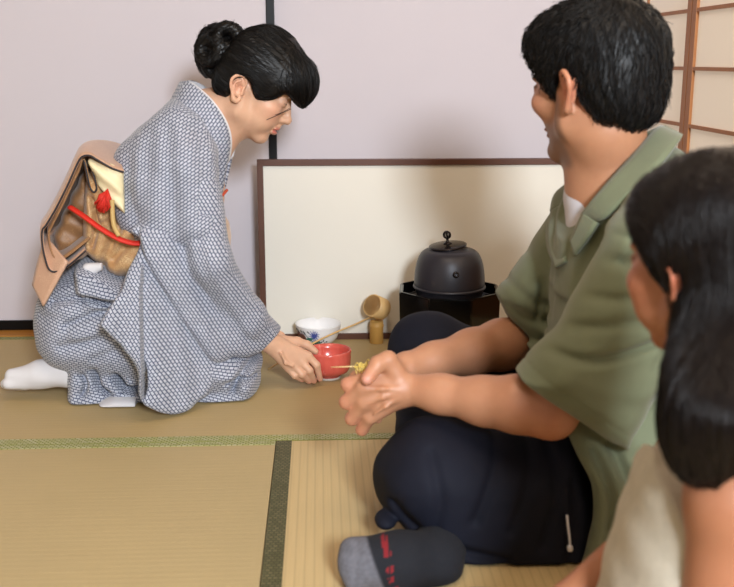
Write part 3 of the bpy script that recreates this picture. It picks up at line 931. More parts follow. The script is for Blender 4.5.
hair = S.mesh('hair', M_HAIR, woman, 1)
bun_c = pc(226, 52); part_c = HW(10, 0, 150)
def wdir_h(P):
    q = HW.loc(P); fr = sstep(q[:, 0], 52, 78)[:, None]
    a = bun_c - P; a = a / np.linalg.norm(a, axis=1)[:, None]
    b = P - part_c; b = b / np.linalg.norm(b, axis=1)[:, None] + .45 * np.array(V(.15, 0, -1))
    return a * (1 - fr) + b * fr
hair_strands('hair_locks', S, hair, 3600, wdir_h, .075, .00062, .0022, M_HAIR, woman, None, 10, 5, .10, .003)
# bun of rolled loops
S = Sdf(pc(190, 85) + V(0, -.09, -.01), pc(252, 15) + V(0, .09, .02), .0022)
bc = pc(222, 52)
S.ell(bc, (.048, .058, .052), None, .0)
def loop(c, n_, R1, r, squash=1.0, ph=0, turn=2 * math.pi):
    n_ = unit(n_); a = unit(np.cross(n_, V(0, 0, 1) if abs(n_[2]) < .9 else V(1, 0, 0))); b = np.cross(n_, a)
    pts = [c + R1 * (a * math.cos(t) + b * squash * math.sin(t)) for t in np.linspace(ph, ph + turn, 22)]
    S.tube(pts, [r * (.75 + .25 * math.sin(math.pi * i / 21)) for i in range(22)], .004)
loop(pc(228, 38, 2.375), (.2, -1, .3), .024, .0155)
loop(pc(210, 50, 2.375), (-.3, -1, .1), .024, .016)
loop(pc(214, 66, 2.385), (-.2, -1, -.3), .018, .014)
loop(pc(230, 62, 2.375), (.2, -1, -.3), .020, .014)
loop(pc(205, 45, 2.42), (-1, 0, .3), .026, .015); loop(pc(222, 33, 2.44), (0, .2, 1), .026, .015)
loop(pc(226, 52, 2.47), (.1, 1, .1), .030, .016); loop(pc(207, 62, 2.45), (-1, .3, -.3), .024, .015)
S.ell(pc(219, 51, 2.37), (.008, .012, .008), None, .008, 's')
S.all(lambda d, X, Y, Z: d + .0009 * np.sin(420 * (X * .6 + Z) + 30 * np.sin(60 * Y) + 9 * np.sin(90 * X)) + .0007 * np.sin(640 * (Z - .5 * X) + 20 * Y))
M_BUN = hair_mat('bun_hair', rgb(9, 7, 7), .42, (200, 200, 200))
bun = S.mesh('hair_bun', M_BUN, woman, 1)
def bdir(P):
    e = P - bc; g = field_grad(S, P)
    return np.cross(g, np.stack([np.sin(60 * e[:, 2]), np.cos(50 * e[:, 0]), np.sin(55 * e[:, 0] + 1)], 1))
hair_strands('bun_locks', S, bun, 1500, bdir, .05, .0006, .002, M_BUN, woman, None, 9, 8, .08, .006)
# loose strands at the nape, fringe and cheek
bm = bmesh.new()
def strand(px, r=.0007):
    tube_bm(catmull([at(*p) for p in px], 5), r, 5, False, bm)
strand([(291, 109, 2.375), (281, 113.5, 2.360), (271, 118, 2.356), (261, 122, 2.360)], .0007)
strand([(290, 108, 2.378), (283, 112, 2.362), (275, 115, 2.358)], .0006)
bm_obj('loose_strand', bm, M_HAIR, woman, True)

# ---- kimono: torso and skirt, then the two wide sleeves
M_KIM = kimono_mat('kimono_cloth', rgb(62, 70, 96), rgb(186, 190, 202), .0102, .0066)
S = Sdf((-.86, 2.08, -.03), (.04, 2.72, .80), .0036)
torso = [(172, 98), (155, 115), (136, 130), (124, 147), (119, 180), (124, 215), (136, 245), (140, 275), (160, 300), (205, 305), (230, 285), (222, 245), (218, 205), (222, 178), (226, 155), (224, 138), (212, 118), (196, 103), (184, 95)]
S.slab(xz(catmull(torso, 4, True)), YC, lambda x, z: .115 + .05 * sstep(z, .72, .60), .085, .03)
# shoulder and upper arm
S.tube([at(180, 136, 2.34), at(186, 165, 2.295), at(198, 225, 2.262)], [.068, .064, .055], .03)
S.tube([at(165, 150, 2.33), at(158, 190, 2.285), at(160, 225, 2.27)], [.066, .055, .046], .03)
S.tube([at(140, 165, 2.35), at(136, 215, 2.31)], [.056, .042], .03)
S.tube([at(180, 136, 2.50), at(188, 165, 2.54), at(200, 215, 2.575)], [.068, .062, .055], .03)
S.tube([at(160, 150, 2.50), at(158, 215, 2.55)], [.066, .05], .03)
SK = S.like()
skirt = [(86, 258), (62, 268), (48, 283), (40, 302), (38, 322), (42, 340), (50, 352), (60, 360), (80, 366), (110, 370), (150, 376), (200, 388), (240, 382), (260, 366), (259, 356), (248, 342), (225, 320), (195, 295), (150, 275), (115, 262)]
SK.slab(xz(catmull(skirt, 4, True)), YC - .01, .165, .10, .02)
low = [(80, 345), (74, 360), (73, 385), (71, 425), (150, 440), (252, 430), (259, 392), (261, 372), (256, 350), (200, 330), (120, 330)]
SK.slab(xz(catmull(low, 4, True)), YC - .005, .134, .035, .008)
# fold of cloth under the sash
SK.slab(xz(catmull([(86, 258), (100, 252), (128, 266), (144, 272), (146, 303), (122, 304), (104, 299), (90, 287)], 4, True)), YC - .05, .138, .03, .007)
def crease(pts, dep, wid, kind='groove', ymax=2.40, mp=None, S=None, ymin=-9):
    L = [np.array(p) for p in mp(catmull(pts, 4))]
    def fn(d, X, Y, Z):
        x2 = X[:, :, 0] + 0 * Z[:, 0, :]; z2 = Z[:, 0, :] + 0 * X[:, :, 0]
        dd = line_d(x2, z2, L)
        if kind == 'groove': g = dep * np.exp(-(dd / wid) ** 2)
        else:
            best = np.full(dd.shape, 1e9); sd = np.zeros(dd.shape)
            for a, b in zip(L[:-1], L[1:]):
                e = b - a; l2 = max(e @ e, 1e-12); t = np.clip(((x2 - a[0]) * e[0] + (z2 - a[1]) * e[1]) / l2, 0, 1)
                r = (x2 - a[0] - t * e[0]) ** 2 + (z2 - a[1] - t * e[1]) ** 2
                m = r < best; best = np.where(m, r, best); sd = np.where(m, np.sign(e[0] * (z2 - a[1]) - e[1] * (x2 - a[0])), sd)
            end = np.minimum(np.hypot(x2 - L[0][0], z2 - L[0][1]), np.hypot(x2 - L[-1][0], z2 - L[-1][1]))
            g = -dep * sd * np.exp(-(dd / wid)) * sstep(end, 0, .04)
        return d + (g[:, None, :] * sstep(Y, ymax, ymax - .05) * sstep(Y, ymin - .03, ymin)).astype(f32)
    S.all(fn)
mq = lambda pts: [at(x, y, 2.27)[[0, 2]] for x, y in pts]
kw = dict(mp=mq, ymax=2.45, S=SK)
crease([(52, 303), (85, 297), (112, 302), (142, 303)], .010, .009, **kw)
crease([(68, 324), (92, 314), (112, 311), (142, 303)], .011, .010, **kw)
crease([(78, 334), (100, 330), (118, 322), (138, 308)], -.006, .014, **kw)
crease([(62, 345), (90, 340), (112, 330), (135, 318)], .006, .012, **kw)
crease([(96, 356), (115, 349), (140, 338)], .005, .012, **kw)
crease([(40, 318), (60, 316), (80, 308)], .004, .012, **kw)
crease([(92, 372), (96, 388), (106, 397)], .010, .008, **kw)
crease([(114, 378), (124, 392), (141, 392)], .014, .009, **kw)
crease([(80, 378), (84, 388), (80, 398)], .006, .006, **kw)
crease([(232, 394), (240, 378), (256, 366)], .012, .009, **kw)
crease([(226, 385), (238, 384), (252, 383)], .008, .007, **kw)
S.d = smin(S.d, SK.d, .012)
kt = dict(mp=lambda p: [at(x, y, 2.28)[[0, 2]] for x, y in p], S=S)
crease([(150, 135), (150, 175), (146, 215)], .006, .018, **kt)
crease([(168, 128), (174, 165), (176, 208)], .007, .016, **kt)
crease([(196, 130), (206, 165), (206, 205)], .006, .014, **kt)
crease([(130, 160), (134, 190), (140, 225)], .004, .014, **kt)
S.all(lambda d, X, Y, Z: np.maximum(d + .0018 * np.sin(31 * X + 17 * Z + 4 * np.sin(23 * Z)) * np.sin(26 * Z - 9 * X + 11 * Y), .003 - Z))
S.cone(nb + V(.035, 0, .045), HW(-2, 0, -20), .052, .07, .012, 's')
S.cone(nb + V(.035, 0, .045), pc(216, 150), .050, .022, .012, 's')
tz = at(140, 262, 2.28)[2]
kim = S.mesh('kimono', M_KIM, woman, 2, None, lambda p: np.where(p[:, 2] < tz, -.30, .62))

pa, pb, pcz = at(150, 200, 2.245), at(268, 338, 2.385), atz(178, 416, .002)
PL = plane3(pa, pb, pcz)
sp = lambda x, y: atpl(x, y, *PL)
sxz = lambda pts: [sp(x, y)[[0, 2]] for x, y in pts]
yc_s = lambda x, z: PL[0] + PL[1] * x + PL[2] * z
S = Sdf((-.70, 2.08, -.02), (.02, 2.50, .62), .0030)
back = [(129, 231), (139, 244), (130, 270), (114, 300), (100, 323.5), (103, 330), (118, 344), (140, 368), (141.5, 399), (147, 408), (162, 414), (178, 415.5), (199, 405), (214, 388), (222, 372), (226, 352), (215, 300), (200, 206), (165, 214)]
hang = catmull(back, 4, True)
S.slab(sxz(hang), lambda x, z: yc_s(x, z) + .008 + .03 * sstep(z, tz, tz + .06), .026, .022, .0)
arm = S.like()
arm_px = [(198, 205), (165, 213), (140, 228), (143, 250), (150, 265), (165, 290), (186, 322), (209, 356), (232, 360), (263, 350), (284, 334), (270, 317), (257, 303), (241, 283), (230.5, 262), (222, 237), (218.5, 206)]
arm.slab(sxz(catmull(arm_px, 4, True)), lambda x, z: yc_s(x, z) - .006 + .028 * sstep(z, tz + .02, tz + .10), lambda x, z: .050 - .022 * sstep(x, -.22, -.08), .045, .0)
arm.tube([at(196, 190, 2.285), at(208, 262, 2.25), at(246, 316, 2.335), at(270, 340, 2.39)], [.058, .052, .046, .034], .02)
k2 = dict(mp=sxz, S=arm)
crease([(178, 222), (196, 270), (222, 325), (234, 354)], .009, .018, **k2)
crease([(214, 246), (228, 290), (254, 328)], -.006, .014, **k2)
crease([(205, 225), (215, 268), (240, 318), (252, 340)], .005, .012, **k2)
crease([(152, 230), (172, 272), (200, 322)], .006, .016, **k2)
k2 = dict(mp=sxz, S=S)
crease([(143.5, 405), (143, 352), (142.5, 300), (144, 258)], .014, .018, 'step', **k2)
crease([(160, 300), (170, 345), (176, 405)], .007, .020, **k2)
crease([(185, 325), (196, 365), (198, 402)], .007, .016, **k2)
crease([(125, 290), (122, 315), (126, 340)], .005, .014, **k2)
S.d = smin(S.d, arm.d, .004)
ca, cb = sp(278.5, 330), sp(262, 349)
ce = unit(V(cb[0] - ca[0], 0, cb[2] - ca[2])); cn = V(-ce[2], 0, ce[0])
if cn[0] < 0: cn = -cn
S.all(lambda d, X, Y, Z: smax(smax(d + .0014 * np.sin(41 * X + 27 * Z) * np.sin(36 * Z - 19 * X), (X - ca[0]) * cn[0] + (Z - ca[2]) * cn[2], .003), .003 - Z, .004))
wdir = unit(wrr - at(246, 314, 2.345))
S.cone(wrr + wdir * .03, wrr - wdir * .022, .033, .026, .004, 's')
S.mesh('sleeve', M_KIM, woman, 2, None, -1.05)
# far sleeve, lying over the lap
S = Sdf((-.62, 2.45, .0), (.02, 2.72, .66), .0045)
S.tube([at(190, 180, 2.56), at(200, 250, 2.60), at(238, 314, 2.515)], [.058, .055, .042], .03)
S.slab(xz(catmull([(180, 240), (225, 280), (236, 320), (225, 345), (190, 360), (160, 340), (160, 280)], 4, True), 2.62), 2.60, .022, .02, .02)
S.mesh('sleeve', M_KIM, woman, 2, None, -1.05)

# collar bands
cl = [((181, 83), (169, 106), 2.42), ((188, 82), (174, 110), 2.375), ((199, 89), (184, 114), 2.348), ((213, 103), (198, 124), 2.335), ((225, 122), (210, 140), 2.335), ((229.5, 140), (214, 156), 2.345), ((227.5, 160), (213, 172), 2.36), ((221.5, 194), (209, 198), 2.385)]
def both(pts):   # mirror about the body plane through the nape
    a = [at(x, y, Y) for x, y, Y in pts]; b = [V(p[0], 2 * YC - p[1], p[2]) for p in a]
    return b[::-1] + a[1:]
tp = both([(t[0], t[1], Y) for t, b, Y in cl]); bt = both([(b[0], b[1], Y - .016 * min(1, i)) for i, (t, b, Y) in enumerate(cl)])
ribbon('collar', tp, bt, M_KIM, woman, .008, 6, 4, .9)
tp2 = both([(t[0] + 2.4, t[1] + .3, Y + .008) for t, b, Y in cl[:7]]); bt2 = both([(b[0] + 4, b[1], Y + .004) for t, b, Y in cl[:7]])
M_WHT = m_plain('white_cotton', rgb(208, 206, 209), .8, .02, 20, .08)
ribbon('under_collar', tp2, bt2, M_WHT, woman, .003, 6, 4)

# white split-toe socks
def sock(dy, dx=0):
    S = Sdf((-.95, 2.22 + dy, -.01), (-.55, 2.46 + dy, .16), .003)
    a = lambda x, y, Y: at(x, y, Y + dy) + V(dx, 0, 0)
    S.tube([a(92, 376, 2.36), a(66, 370, 2.345), a(42, 374, 2.34), a(24, 378, 2.335)], [.040, .038, .032, .027], .02)
    S.tube([a(24, 376, 2.33), a(11, 375, 2.325)], [.022, .015], .01)
    S.tube([a(24, 381, 2.33), a(8, 383.5, 2.32)], [.020, .014], .006)
    S.tube([a(24, 382, 2.355), a(6, 384, 2.355)], [.022, .014], .008)
    S.tube([a(30, 378, 2.36), a(12, 381, 2.38)], [.022, .014], .008)
    S.all(lambda d, X, Y, Z: np.maximum(d + .0012 * np.sin(90 * X + 60 * Z) * np.sin(70 * Z - 40 * X), .003 - Z))
    S.mesh('split_toe_sock', M_WHT, woman, 2)
sock(0); sock(.13, .02)
# white under-kimono showing at the hem and below the sash
S = Sdf((-.72, 2.18, -.01), (-.44, 2.36, .08), .003)
S.slab([atz(x, y, .004)[[0]].tolist() + [z] for x, y, z in ((93, 400, -.01), (150, 400, -.01), (150, 400, .020), (118, 400, .022), (104, 400, .012))], 2.30, .045, .012, 0)
S.all(lambda d, X, Y, Z: np.maximum(d, .003 - Z)); S.mesh('underskirt', M_WHT, woman, 2)
S = Sdf((-.75, 2.2, .22), (-.5, 2.36, .40), .003)
S.slab(xz(catmull([(81, 267), (90, 264), (108, 265), (104, 270), (95, 275), (88, 285), (83.5, 284)], 3, True), 2.26), 2.275, .012, .01, 0)
S.mesh('under_robe_fold', M_WHT, woman, 2)

# ---- sash with its drum bow
def brocade(name, base, hi, rough=.45):
    m = M(name, base, rough)
    co = m.coord()
    v = m.n('ShaderNodeTexVoronoi', feature='DISTANCE_TO_EDGE'); m.l(m.mapping(co, (55, 55, 55)), v.inputs['Vector'])
    r = m.ramp(v.outputs['Distance'], [(.05, (1, 1, 1, 1)), (.16, (0, 0, 0, 1))])
    nz = m.ramp(m.noise(co, 26, 4, .65), [(.42, (0, 0, 0, 1)), (.60, (1, 1, 1, 1))])
    m.base(m.mix(m.math('MULTIPLY', r, nz), base, hi)); m.bump(m.noise(co, 420, 2), .25, .0012)
    m.b.inputs['Sheen Weight'].default_value = .2
    return m.m
M_OBI = brocade('gold_brocade', rgb(178, 134, 88), rgb(216, 186, 140))
M_TAN = brocade('tan_silk', rgb(186, 146, 120), rgb(196, 158, 130), .5)
M_DRK = M('dark_piping', rgb(34, 28, 34), .6).m
M_CRM = m_plain('cream_silk', rgb(226, 212, 172), .5, .05, 30, .1)
M_RED = m_plain('red_cord', rgb(206, 40, 24), .6, .1, 200, .3)
YN = 2.255
b2 = lambda pts, Y=YN: [at(x, y, Y)[[0, 2]] for x, y in pts]
# sash round the waist
S = Sdf((-.80, 2.14, .22), (-.15, 2.70, .66), .004)
S.slab(xz(catmull([(92, 170), (104, 163), (124, 170), (128, 200), (150, 205), (222, 215), (226, 262), (190, 275), (140, 272), (126, 273), (112, 266), (95, 252), (88, 240), (88, 205)], 4, True)), YC, .150, .05, .02)
obc = lambda pts: [at(x, y, 2.27)[[0, 2]] for x, y in pts]
crease([(100, 268), (112, 240), (112, 205)], .008, .010, mp=obc, ymax=2.45, S=S)
crease([(112, 262), (124, 248), (140, 240)], .008, .010, mp=obc, ymax=2.45, S=S)
crease([(100, 226), (112, 222), (126, 215)], .008, .009, mp=obc, ymax=2.45, S=S)
crease([(90, 200), (95, 225), (90, 248)], .010, .007, mp=obc, ymax=2.45, S=S)
crease([(118, 232), (122, 224), (134, 225)], .008, .008, mp=obc, ymax=2.45, S=S)
obi = S.mesh('sash', M_OBI, woman, 2)
# outer drum loop
loop_px = [(124, 172), (112, 168), (98, 160), (90, 155.5), (82, 157), (77, 165), (68, 185), (57, 207), (47, 224), (42.5, 231), (43, 246), (47.5, 265), (52, 271), (58, 271), (67, 266.5), (76, 259.5), (86, 250.5)]
PB = b2(loop_px)
bow = band('drum_bow', PB, YN, YN + .31, M_TAN, woman, .006, (-.026, .022), 18, 6, None, 1.0)
pip = catmull(PB, 6)
for off, r, mt, nm in ((-.0035, .0022, M_DRK, 'bow_piping'),):
    bm_obj(nm, tube_bm([(p[0], YN + off, p[1]) for p in pip], r, 6), mt, woman, True)
# inner folds of the bow
inn = band('bow_fold', b2([(84, 160), (87, 172), (90, 186), (94, 192), (97, 188), (95, 178), (92, 168), (91, 160)], YN + .012), YN + .012, YN + .25, M_OBI, woman, .005, (-.02, .01), 10, 5)
bm_obj('bow_fold_piping', tube_bm([(p[0], YN + .008, p[1]) for p in catmull(b2([(84, 160), (87, 172), (90, 186), (94, 192), (97, 188), (95, 178), (92, 168)], YN + .012), 5)], .0022, 6), M_DRK, woman, True)
M_BRN = brocade('brown_brocade', rgb(138, 98, 62), rgb(168, 126, 84), .5)
band('bow_lining', b2([(82, 160), (79, 170), (70, 189), (60, 210), (52, 226), (49, 233), (50, 246), (54, 257), (62, 259), (74, 251), (90, 238)], YN + .01), YN + .012, YN + .27, M_BRN, woman, .004, (-.024, .018), 14, 5, None, 1.0)
S = Sdf((-.88, 2.28, .20), (-.50, 2.60, .68), .004)
S.slab(b2(catmull([(86, 164), (93, 186), (100, 210), (99, 246), (84, 248), (66, 257), (56, 258), (51, 246), (51, 234), (64, 206), (76, 178)], 4, True), 2.36), 2.42, .075, .03, 0)
S.all(lambda d, X, Y, Z: d + .003 * np.sin(70 * X + 50 * Z) * np.sin(60 * Z))
S.mesh('bow_padding', M_BRN, woman, 2)
# hanging end of the sash
tl = [at(42, 234, YN + .16) + V(-.05, 0, 0), at(37, 262, YN + .15) + V(-.045, 0, 0), at(33.5, 284, YN + .13) + V(-.035, 0, 0)]
A_ = [at(46, 236, YN + .05), at(38, 262, YN + .03), at(33, 285, YN + .02)]
B_ = [at(68, 262, YN - .005), at(56, 284, YN - .012), at(43.5, 306, YN - .015)]
ribbon('sash_end', A_, B_, M_TAN, woman, .006, 6, 6)
ribbon('sash_end', [p + V(-.004, .24, .01) for p in A_], [p + V(-.002, .02, 0) for p in A_], M_TAN, woman, .006, 6, 4)
# cream bustle sash, cords and tassel
S = Sdf((-.66, 2.16, .40), (-.44, 2.34, .64), .003)
S.slab(xz(catmull([(88, 160), (96, 161), (110, 166), (122, 175), (125, 195), (129, 217), (118, 209), (106, 195), (95, 182), (90, 172)], 4, True), 2.255), 2.272, .022, .02, 0)
def cfold(d, X, Y, Z): return d + .0035 * np.sin(150 * (Z + X * .9))
S.all(cfold); S.mesh('bustle_sash', M_CRM, woman, 2)
cord = [at(70, 207, 2.285), at(85, 217, 2.262), at(100, 228, 2.25), at(118, 238.5, 2.243), at(132, 243, 2.246), at(142, 243, 2.255)]
bm_obj('sash_cord', tube_bm(catmull(cord, 6), .0085, 10, flat=.6), M_RED, woman, True)
bm_obj('knot_band', tube_bm(catmull([at(112, 200, 2.246), at(112.5, 214, 2.243), at(114, 226, 2.24), at(119, 236, 2.238)], 5), .0055, 8), m_plain('straw_gold_cord', rgb(190, 158, 98), .6, .1, 60), woman, True)
bm = bmesh.new()
t0 = at(108, 189, 2.247)
for i in range(130):
    a = RNG.uniform(0, 1); e = np.array([94, 203]) * (1 - a) + np.array([112, 206]) * a
    ln = RNG.uniform(.75, 1.05); mid = np.array([97.5, 214.0]); bulge_ = math.sin(math.pi * a)
    ex, ey = e[0] + (mid[0] - 99) * bulge_ * .6, e[1] + 8 * bulge_
    st = t0 + (at(101, 196, 2.247) - t0) * RNG.uniform(0, .5)
    en = st + (at(ex, ey, 2.247 + RNG.uniform(-.016, .016)) - st) * ln
    md_ = (st + en) / 2 + V(*RNG.normal(0, .0022, 3))
    tube_bm([st, md_, en], [.0016, .0020, .0011], 4, False, bm)
bm_obj('tassel', bm, M_RED, woman, True)
M_ORG = m_plain('orange_red_silk', rgb(224, 72, 34), .55, .08, 90)
bm_obj('cord_end', tube_bm(catmull([at(216, 203, 2.40), at(222, 196, 2.40), at(227.5, 189.5, 2.40)], 4), .0055, 8, flat=.6), m_plain('rust_cord', rgb(190, 74, 44), .6, .1, 90), woman, True)
bm_obj('cord_end', tube_bm(catmull([at(226, 252, 2.38), at(230, 259, 2.38), at(233.5, 270, 2.38)], 4), [.006] * 5 + [.0075] * 4, 8, flat=.6), M_ORG, woman, True)
# ------------------------------------------------------------------ the man sitting cross-legged
man = empty('person', (at(560, 500, 1.66)[0], 1.66, 0), 'seated person with short black hair in an olive shirt and black trousers, hands clasped', 'person')
def hairline_d(H, table, X, Y, Z):
    qx, qy, qz = (X - H.o[0]) / H.k, (Y - H.o[1]) / H.k, (Z - H.o[2]) / H.k
    f = qx * H.f[0] + qy * H.f[1] + qz * H.f[2]; s_ = qx * H.s[0] + qy * H.s[1] + qz * H.s[2]; u = qx * H.u[0] + qy * H.u[1] + qz * H.u[2]
    az = np.degrees(np.arctan2(np.abs(s_), f))
    T = np.array(table, float)
    hl = np.interp(az.ravel(), T[:, 0], T[:, 1]).reshape(az.shape)
    return (hl - u) * H.k, f, s_, u
AZ = math.radians(15.7 + 46)
HM = Frame(at(597, 93.5, 1.63), (-math.cos(AZ), math.sin(AZ), -.10), (0, 0, 1), 1.07)
S = Sdf((.02, 1.36, .10), (.74, 2.06, 1.02), .0026)
head(S, HM, .8, 1.0, False)
def ears_only(S, H0, back=0, e=1.0):
    G = Frame(H0.o - H0.f * back * H0.k, H0.f, H0.u, H0.k * 1000)
    k = G.k * e; H = lambda a, b, c: G(a * e, b, c * e)
    for sg in (-1, 1):
        S.cone(H(-7, sg * 73, -6), H(-13, sg * 77, 16), 11 * k, 15 * k, 5 * k, flat=(G.s, .32))
        rim = [(3, 73, 6), (5, 77, 20), (-4, 85, 30), (-17, 91, 29), (-26, 92, 17), (-24, 89, 3), (-16, 84, -10), (-8, 79, -23), (0, 74, -25), (3, 71, -15)]
        rim = catmull([H(a, sg * b, c) for a, b, c in rim], 3)
        S.tube(rim, list(np.interp(np.linspace(0, 9, len(rim)), range(10), [k * r for r in (2.6, 3.4, 3.8, 4, 4, 3.8, 4, 5.8, 4.8, 3.4)])), 2 * k)
        S.tube(catmull([H(-8, sg * 83, 20), H(-17, sg * 85, 12), H(-16, sg * 83, 0), H(-9, sg * 80, -10)], 3), 2.6 * k, 2 * k)
        S.ell(H(-4, sg * 82, 2), np.array((8, 8, 11)) * k, G.R, 2 * k, 's')
        S.cone(H(4, sg * 74, -6), H(3, sg * 76, 3), 3.8 * k, 3.2 * k, 3 * k)
ears_only(S, HM, 14)
nbm = at(616, 196, 1.66)
S.tube([HM(-18, 0, -8), HM(-16, 0, -50), nbm], [.060, .058, .066], .025)
S.cone(HM(30, 0, -60), nbm + V(-.035, -.005, .01), .036, .038, .03)
pel = V(at(600, 500, 1.68)[0], 1.68, .14)
chest = V(at(642, 300, 1.66)[0], 1.66, .42)
S.tube([nbm, chest, pel + V(0, 0, .06)], [.07, .10, .10], .05)
sh1, el1, wr1 = at(662, 232, 1.475), at(551, 412, 1.475), at(407, 388.5, 1.605)
sh2, el2, wr2 = at(582, 228, 1.79), at(531, 338, 1.86), at(408, 367, 1.715)
S.tube([nbm, sh1], [.055, .048], .03); S.tube([nbm, sh2], [.055, .044], .03)
def lerp(a, b, t): return a + (b - a) * t
S.tube([sh1, lerp(sh1, el1, .55), el1], [.048, .042, .040], .02)
S.tube([el1, lerp(el1, wr1, .22) + V(0, 0, .004), lerp(el1, wr1, .45), lerp(el1, wr1, .75), wr1], [.040, .044, .038, .0305, .0265], .02)
S.tube([sh2, lerp(sh2, el2, .55), el2], [.044, .044, .044], .02)
S.tube([el2, lerp(el2, wr2, .25), lerp(el2, wr2, .5), lerp(el2, wr2, .8), wr2], [.045, .047, .041, .032, .028], .02)
# near (left) hand
k1 = [at(372, 378, 1.605), at(364, 388, 1.592), at(364, 402.5, 1.592), at(370, 417, 1.600)]
for q, r in zip(k1, (.0150, .0150, .0145, .0135)):
    S.cone(lerp(wr1, q, .10), q, .0235, r, .012)
p1_ = [at(348, 384.5, 1.612), at(346.5, 402, 1.606), at(352, 418.5, 1.608), at(362, 429.5, 1.615)]
t1_ = [at(355, 382, 1.655), at(358, 397, 1.655), at(364, 409, 1.652), at(374, 415, 1.65)]
for a, b, c, r in zip(k1, p1_, t1_, (.0112, .0115, .0110, .0098)):
    S.tube([a, b, c], [r * 1.15, r * 1.1, r * .9], .004)
# thumb bent over the pick
th = [at(400, 381, 1.60), at(388, 360, 1.598), at(378, 364, 1.590), at(367.5, 379.0, 1.572)]
S.tube(th, [.020, .0150, .0138, .0112], .006)
S.cone(at(402, 388, 1.60), at(378, 370, 1.615), .02, .013, .012)
# veins and tendons on the back of the hand
for a, b in (((398, 389), (367, 389)), ((398, 393), (368, 402)), ((398, 398), (374, 415))):
    S.tube([at(a[0], a[1], 1.578), at((a[0] + b[0]) / 2, (a[1] + b[1]) / 2, 1.574), at(b[0], b[1], 1.579)], [.0018, .0022, .0018], .009)
# far (right) hand, fingers laced through
k2_ = [at(378, 372, 1.68), at(374, 384, 1.685), at(376, 398, 1.69), at(382, 408, 1.695)]
for q in k2_: S.cone(lerp(wr2, q, .1), q, .023, .0145, .012)
for a, dx in zip(k2_, (0, 0, 0, 2)):
    pass
p2_ = [at(356, 377, 1.665), at(356, 391, 1.66), at(361, 404, 1.66), at(370, 412, 1.66)]
for a, b, r in zip(k2_, p2_, (.011, .011, .011, .010)):
    S.tube([a, b, b + V(.012, -.030, -.002)], [r * 1.1, r * 1.05, r * .85], .004)
S.tube([lerp(wr2, k2_[0], .2), at(386, 368, 1.65), at(374, 372, 1.64)], [.018, .0135, .011], .006)
nail_c = at(366.3, 380, 1.561)
def m_skin(v):
    q = HM.loc(v); c = np.tile(np.array(rgb(186, 134, 102)[:3]), (len(v), 1))
    def blend(m, col):
        nonlocal c; m = np.clip(m, 0, 1); c = c * (1 - m[:, None]) + np.array(col[:3]) * m[:, None]
    a = np.abs(q[:, 1])
    inhead = q[:, 2] > -120
    beard = sstep(q[:, 0], 8, 30) * sstep(q[:, 2], -30, -52) * sstep(q[:, 2], -118, -100)
    beard = np.maximum(beard, sstep(q[:, 0], -2, 8) * sstep(q[:, 0], 30, 18) * sstep(q[:, 2], 10, -10) * sstep(q[:, 2], -80, -60) * (a > 40))
    blend(.65 * beard * inhead, rgb(92, 72, 60))
    g = lambda f, s_, u, r: np.exp(-(((q[:, 0] - f) ** 2 + (a - s_) ** 2 + (q[:, 2] - u) ** 2) / r ** 2))
    blend(.35 * g(72, 46, -8, 26), rgb(214, 132, 112)); blend(.55 * g(-22, 86, 6, 26), rgb(214, 118, 96))
    br = np.exp(-((q[:, 2] - (34 - .004 * (a - 32) ** 2)) / 4.5) ** 2) * (a > 12) * (a < 52) * (q[:, 0] > 74)
    blend(.85 * br, rgb(28, 20, 18))
    ey = np.exp(-((q[:, 2] - 17) / 2) ** 2) * (a > 18) * (a < 47) * (q[:, 0] > 80)
    blend(.8 * ey, rgb(26, 18, 16))
    lip = np.exp(-(((q[:, 2] + 53.5) / 9) ** 2) ** 2) * (a < 23) * (q[:, 0] > 92); blend(.35 * lip, rgb(170, 96, 84))
    for t, r in [(x, .016) for x in p1_] + [(th[-1], .014)]:
        blend(.35 * np.exp(-(np.linalg.norm(v - t, axis=1) / r) ** 2), rgb(222, 128, 108))
    blend(.5 * np.exp(-(np.linalg.norm(v - nail_c, axis=1) / .0065) ** 2), rgb(240, 176, 168))
    blend(.4 * np.exp(-(np.linalg.norm(v - el1, axis=1) / .06) ** 2), rgb(200, 110, 84))
    return c
S.mesh('body', M_SKIN, man, 2, m_skin)
eyes(HM, man)
# hair
S = Sdf(HM.o + V(-.16, -.16, -.10), HM.o + V(.17, .17, .19), .0024)
S.ell(HM(-2, 0, 56), np.array((116, 91, 89)) * HM.k, HM.R, .0)
S.ell(HM(66, 0, 86), np.array((54, 66, 40)) * HM.k, HM.R, .03)
S.ell(HM(-60, 0, 0), np.array((48, 66, 66)) * HM.k, HM.R, .03)
tabm = [(0, 72), (30, 66), (44, 48), (54, 38), (60, 24), (64, -12), (76, -14), (84, 22), (92, 30), (110, 24), (118, -14), (135, -46), (180, -60)]
def mh(d, X, Y, Z):
    hd, f, s_, u = hairline_d(HM, tabm, X, Y, Z)
    d = smax(d, hd + .0016 * np.sin(s_ * .5 + f * .3), .009)
    a = np.arctan2(s_, f)
    t = np.sin(34 * a + .10 * u + 2.2 * np.sin(.05 * u + 3 * a)) * .0006 + .0006 * np.sin(91 * a + .16 * u + 2 * np.sin(.11 * u)) + .0006 * np.sin(.16 * f + .12 * s_ + 3 * np.sin(.05 * u)) * np.sin(.12 * u + .1 * s_)
    return d + t
S.all(mh)
M_SBH = hair_mat('short_black_hair', rgb(9, 8, 9), .5, (300, 300, 110))
mhair = S.mesh('hair', M_SBH, man, 1)
whorl = HM(-52, 0, 132)
def mdir(P):
    d = P - whorl; q = HM.loc(P)
    d = d / np.linalg.norm(d, axis=1)[:, None]
    return d + V(0, 0, -.5) * (q[:, 2:3] < 95) + HM.f * .25
hair_strands('hair_locks', S, mhair, 5200, mdir, .030, .00085, .0042, M_SBH, man, None, 7, 3, .30, .004)

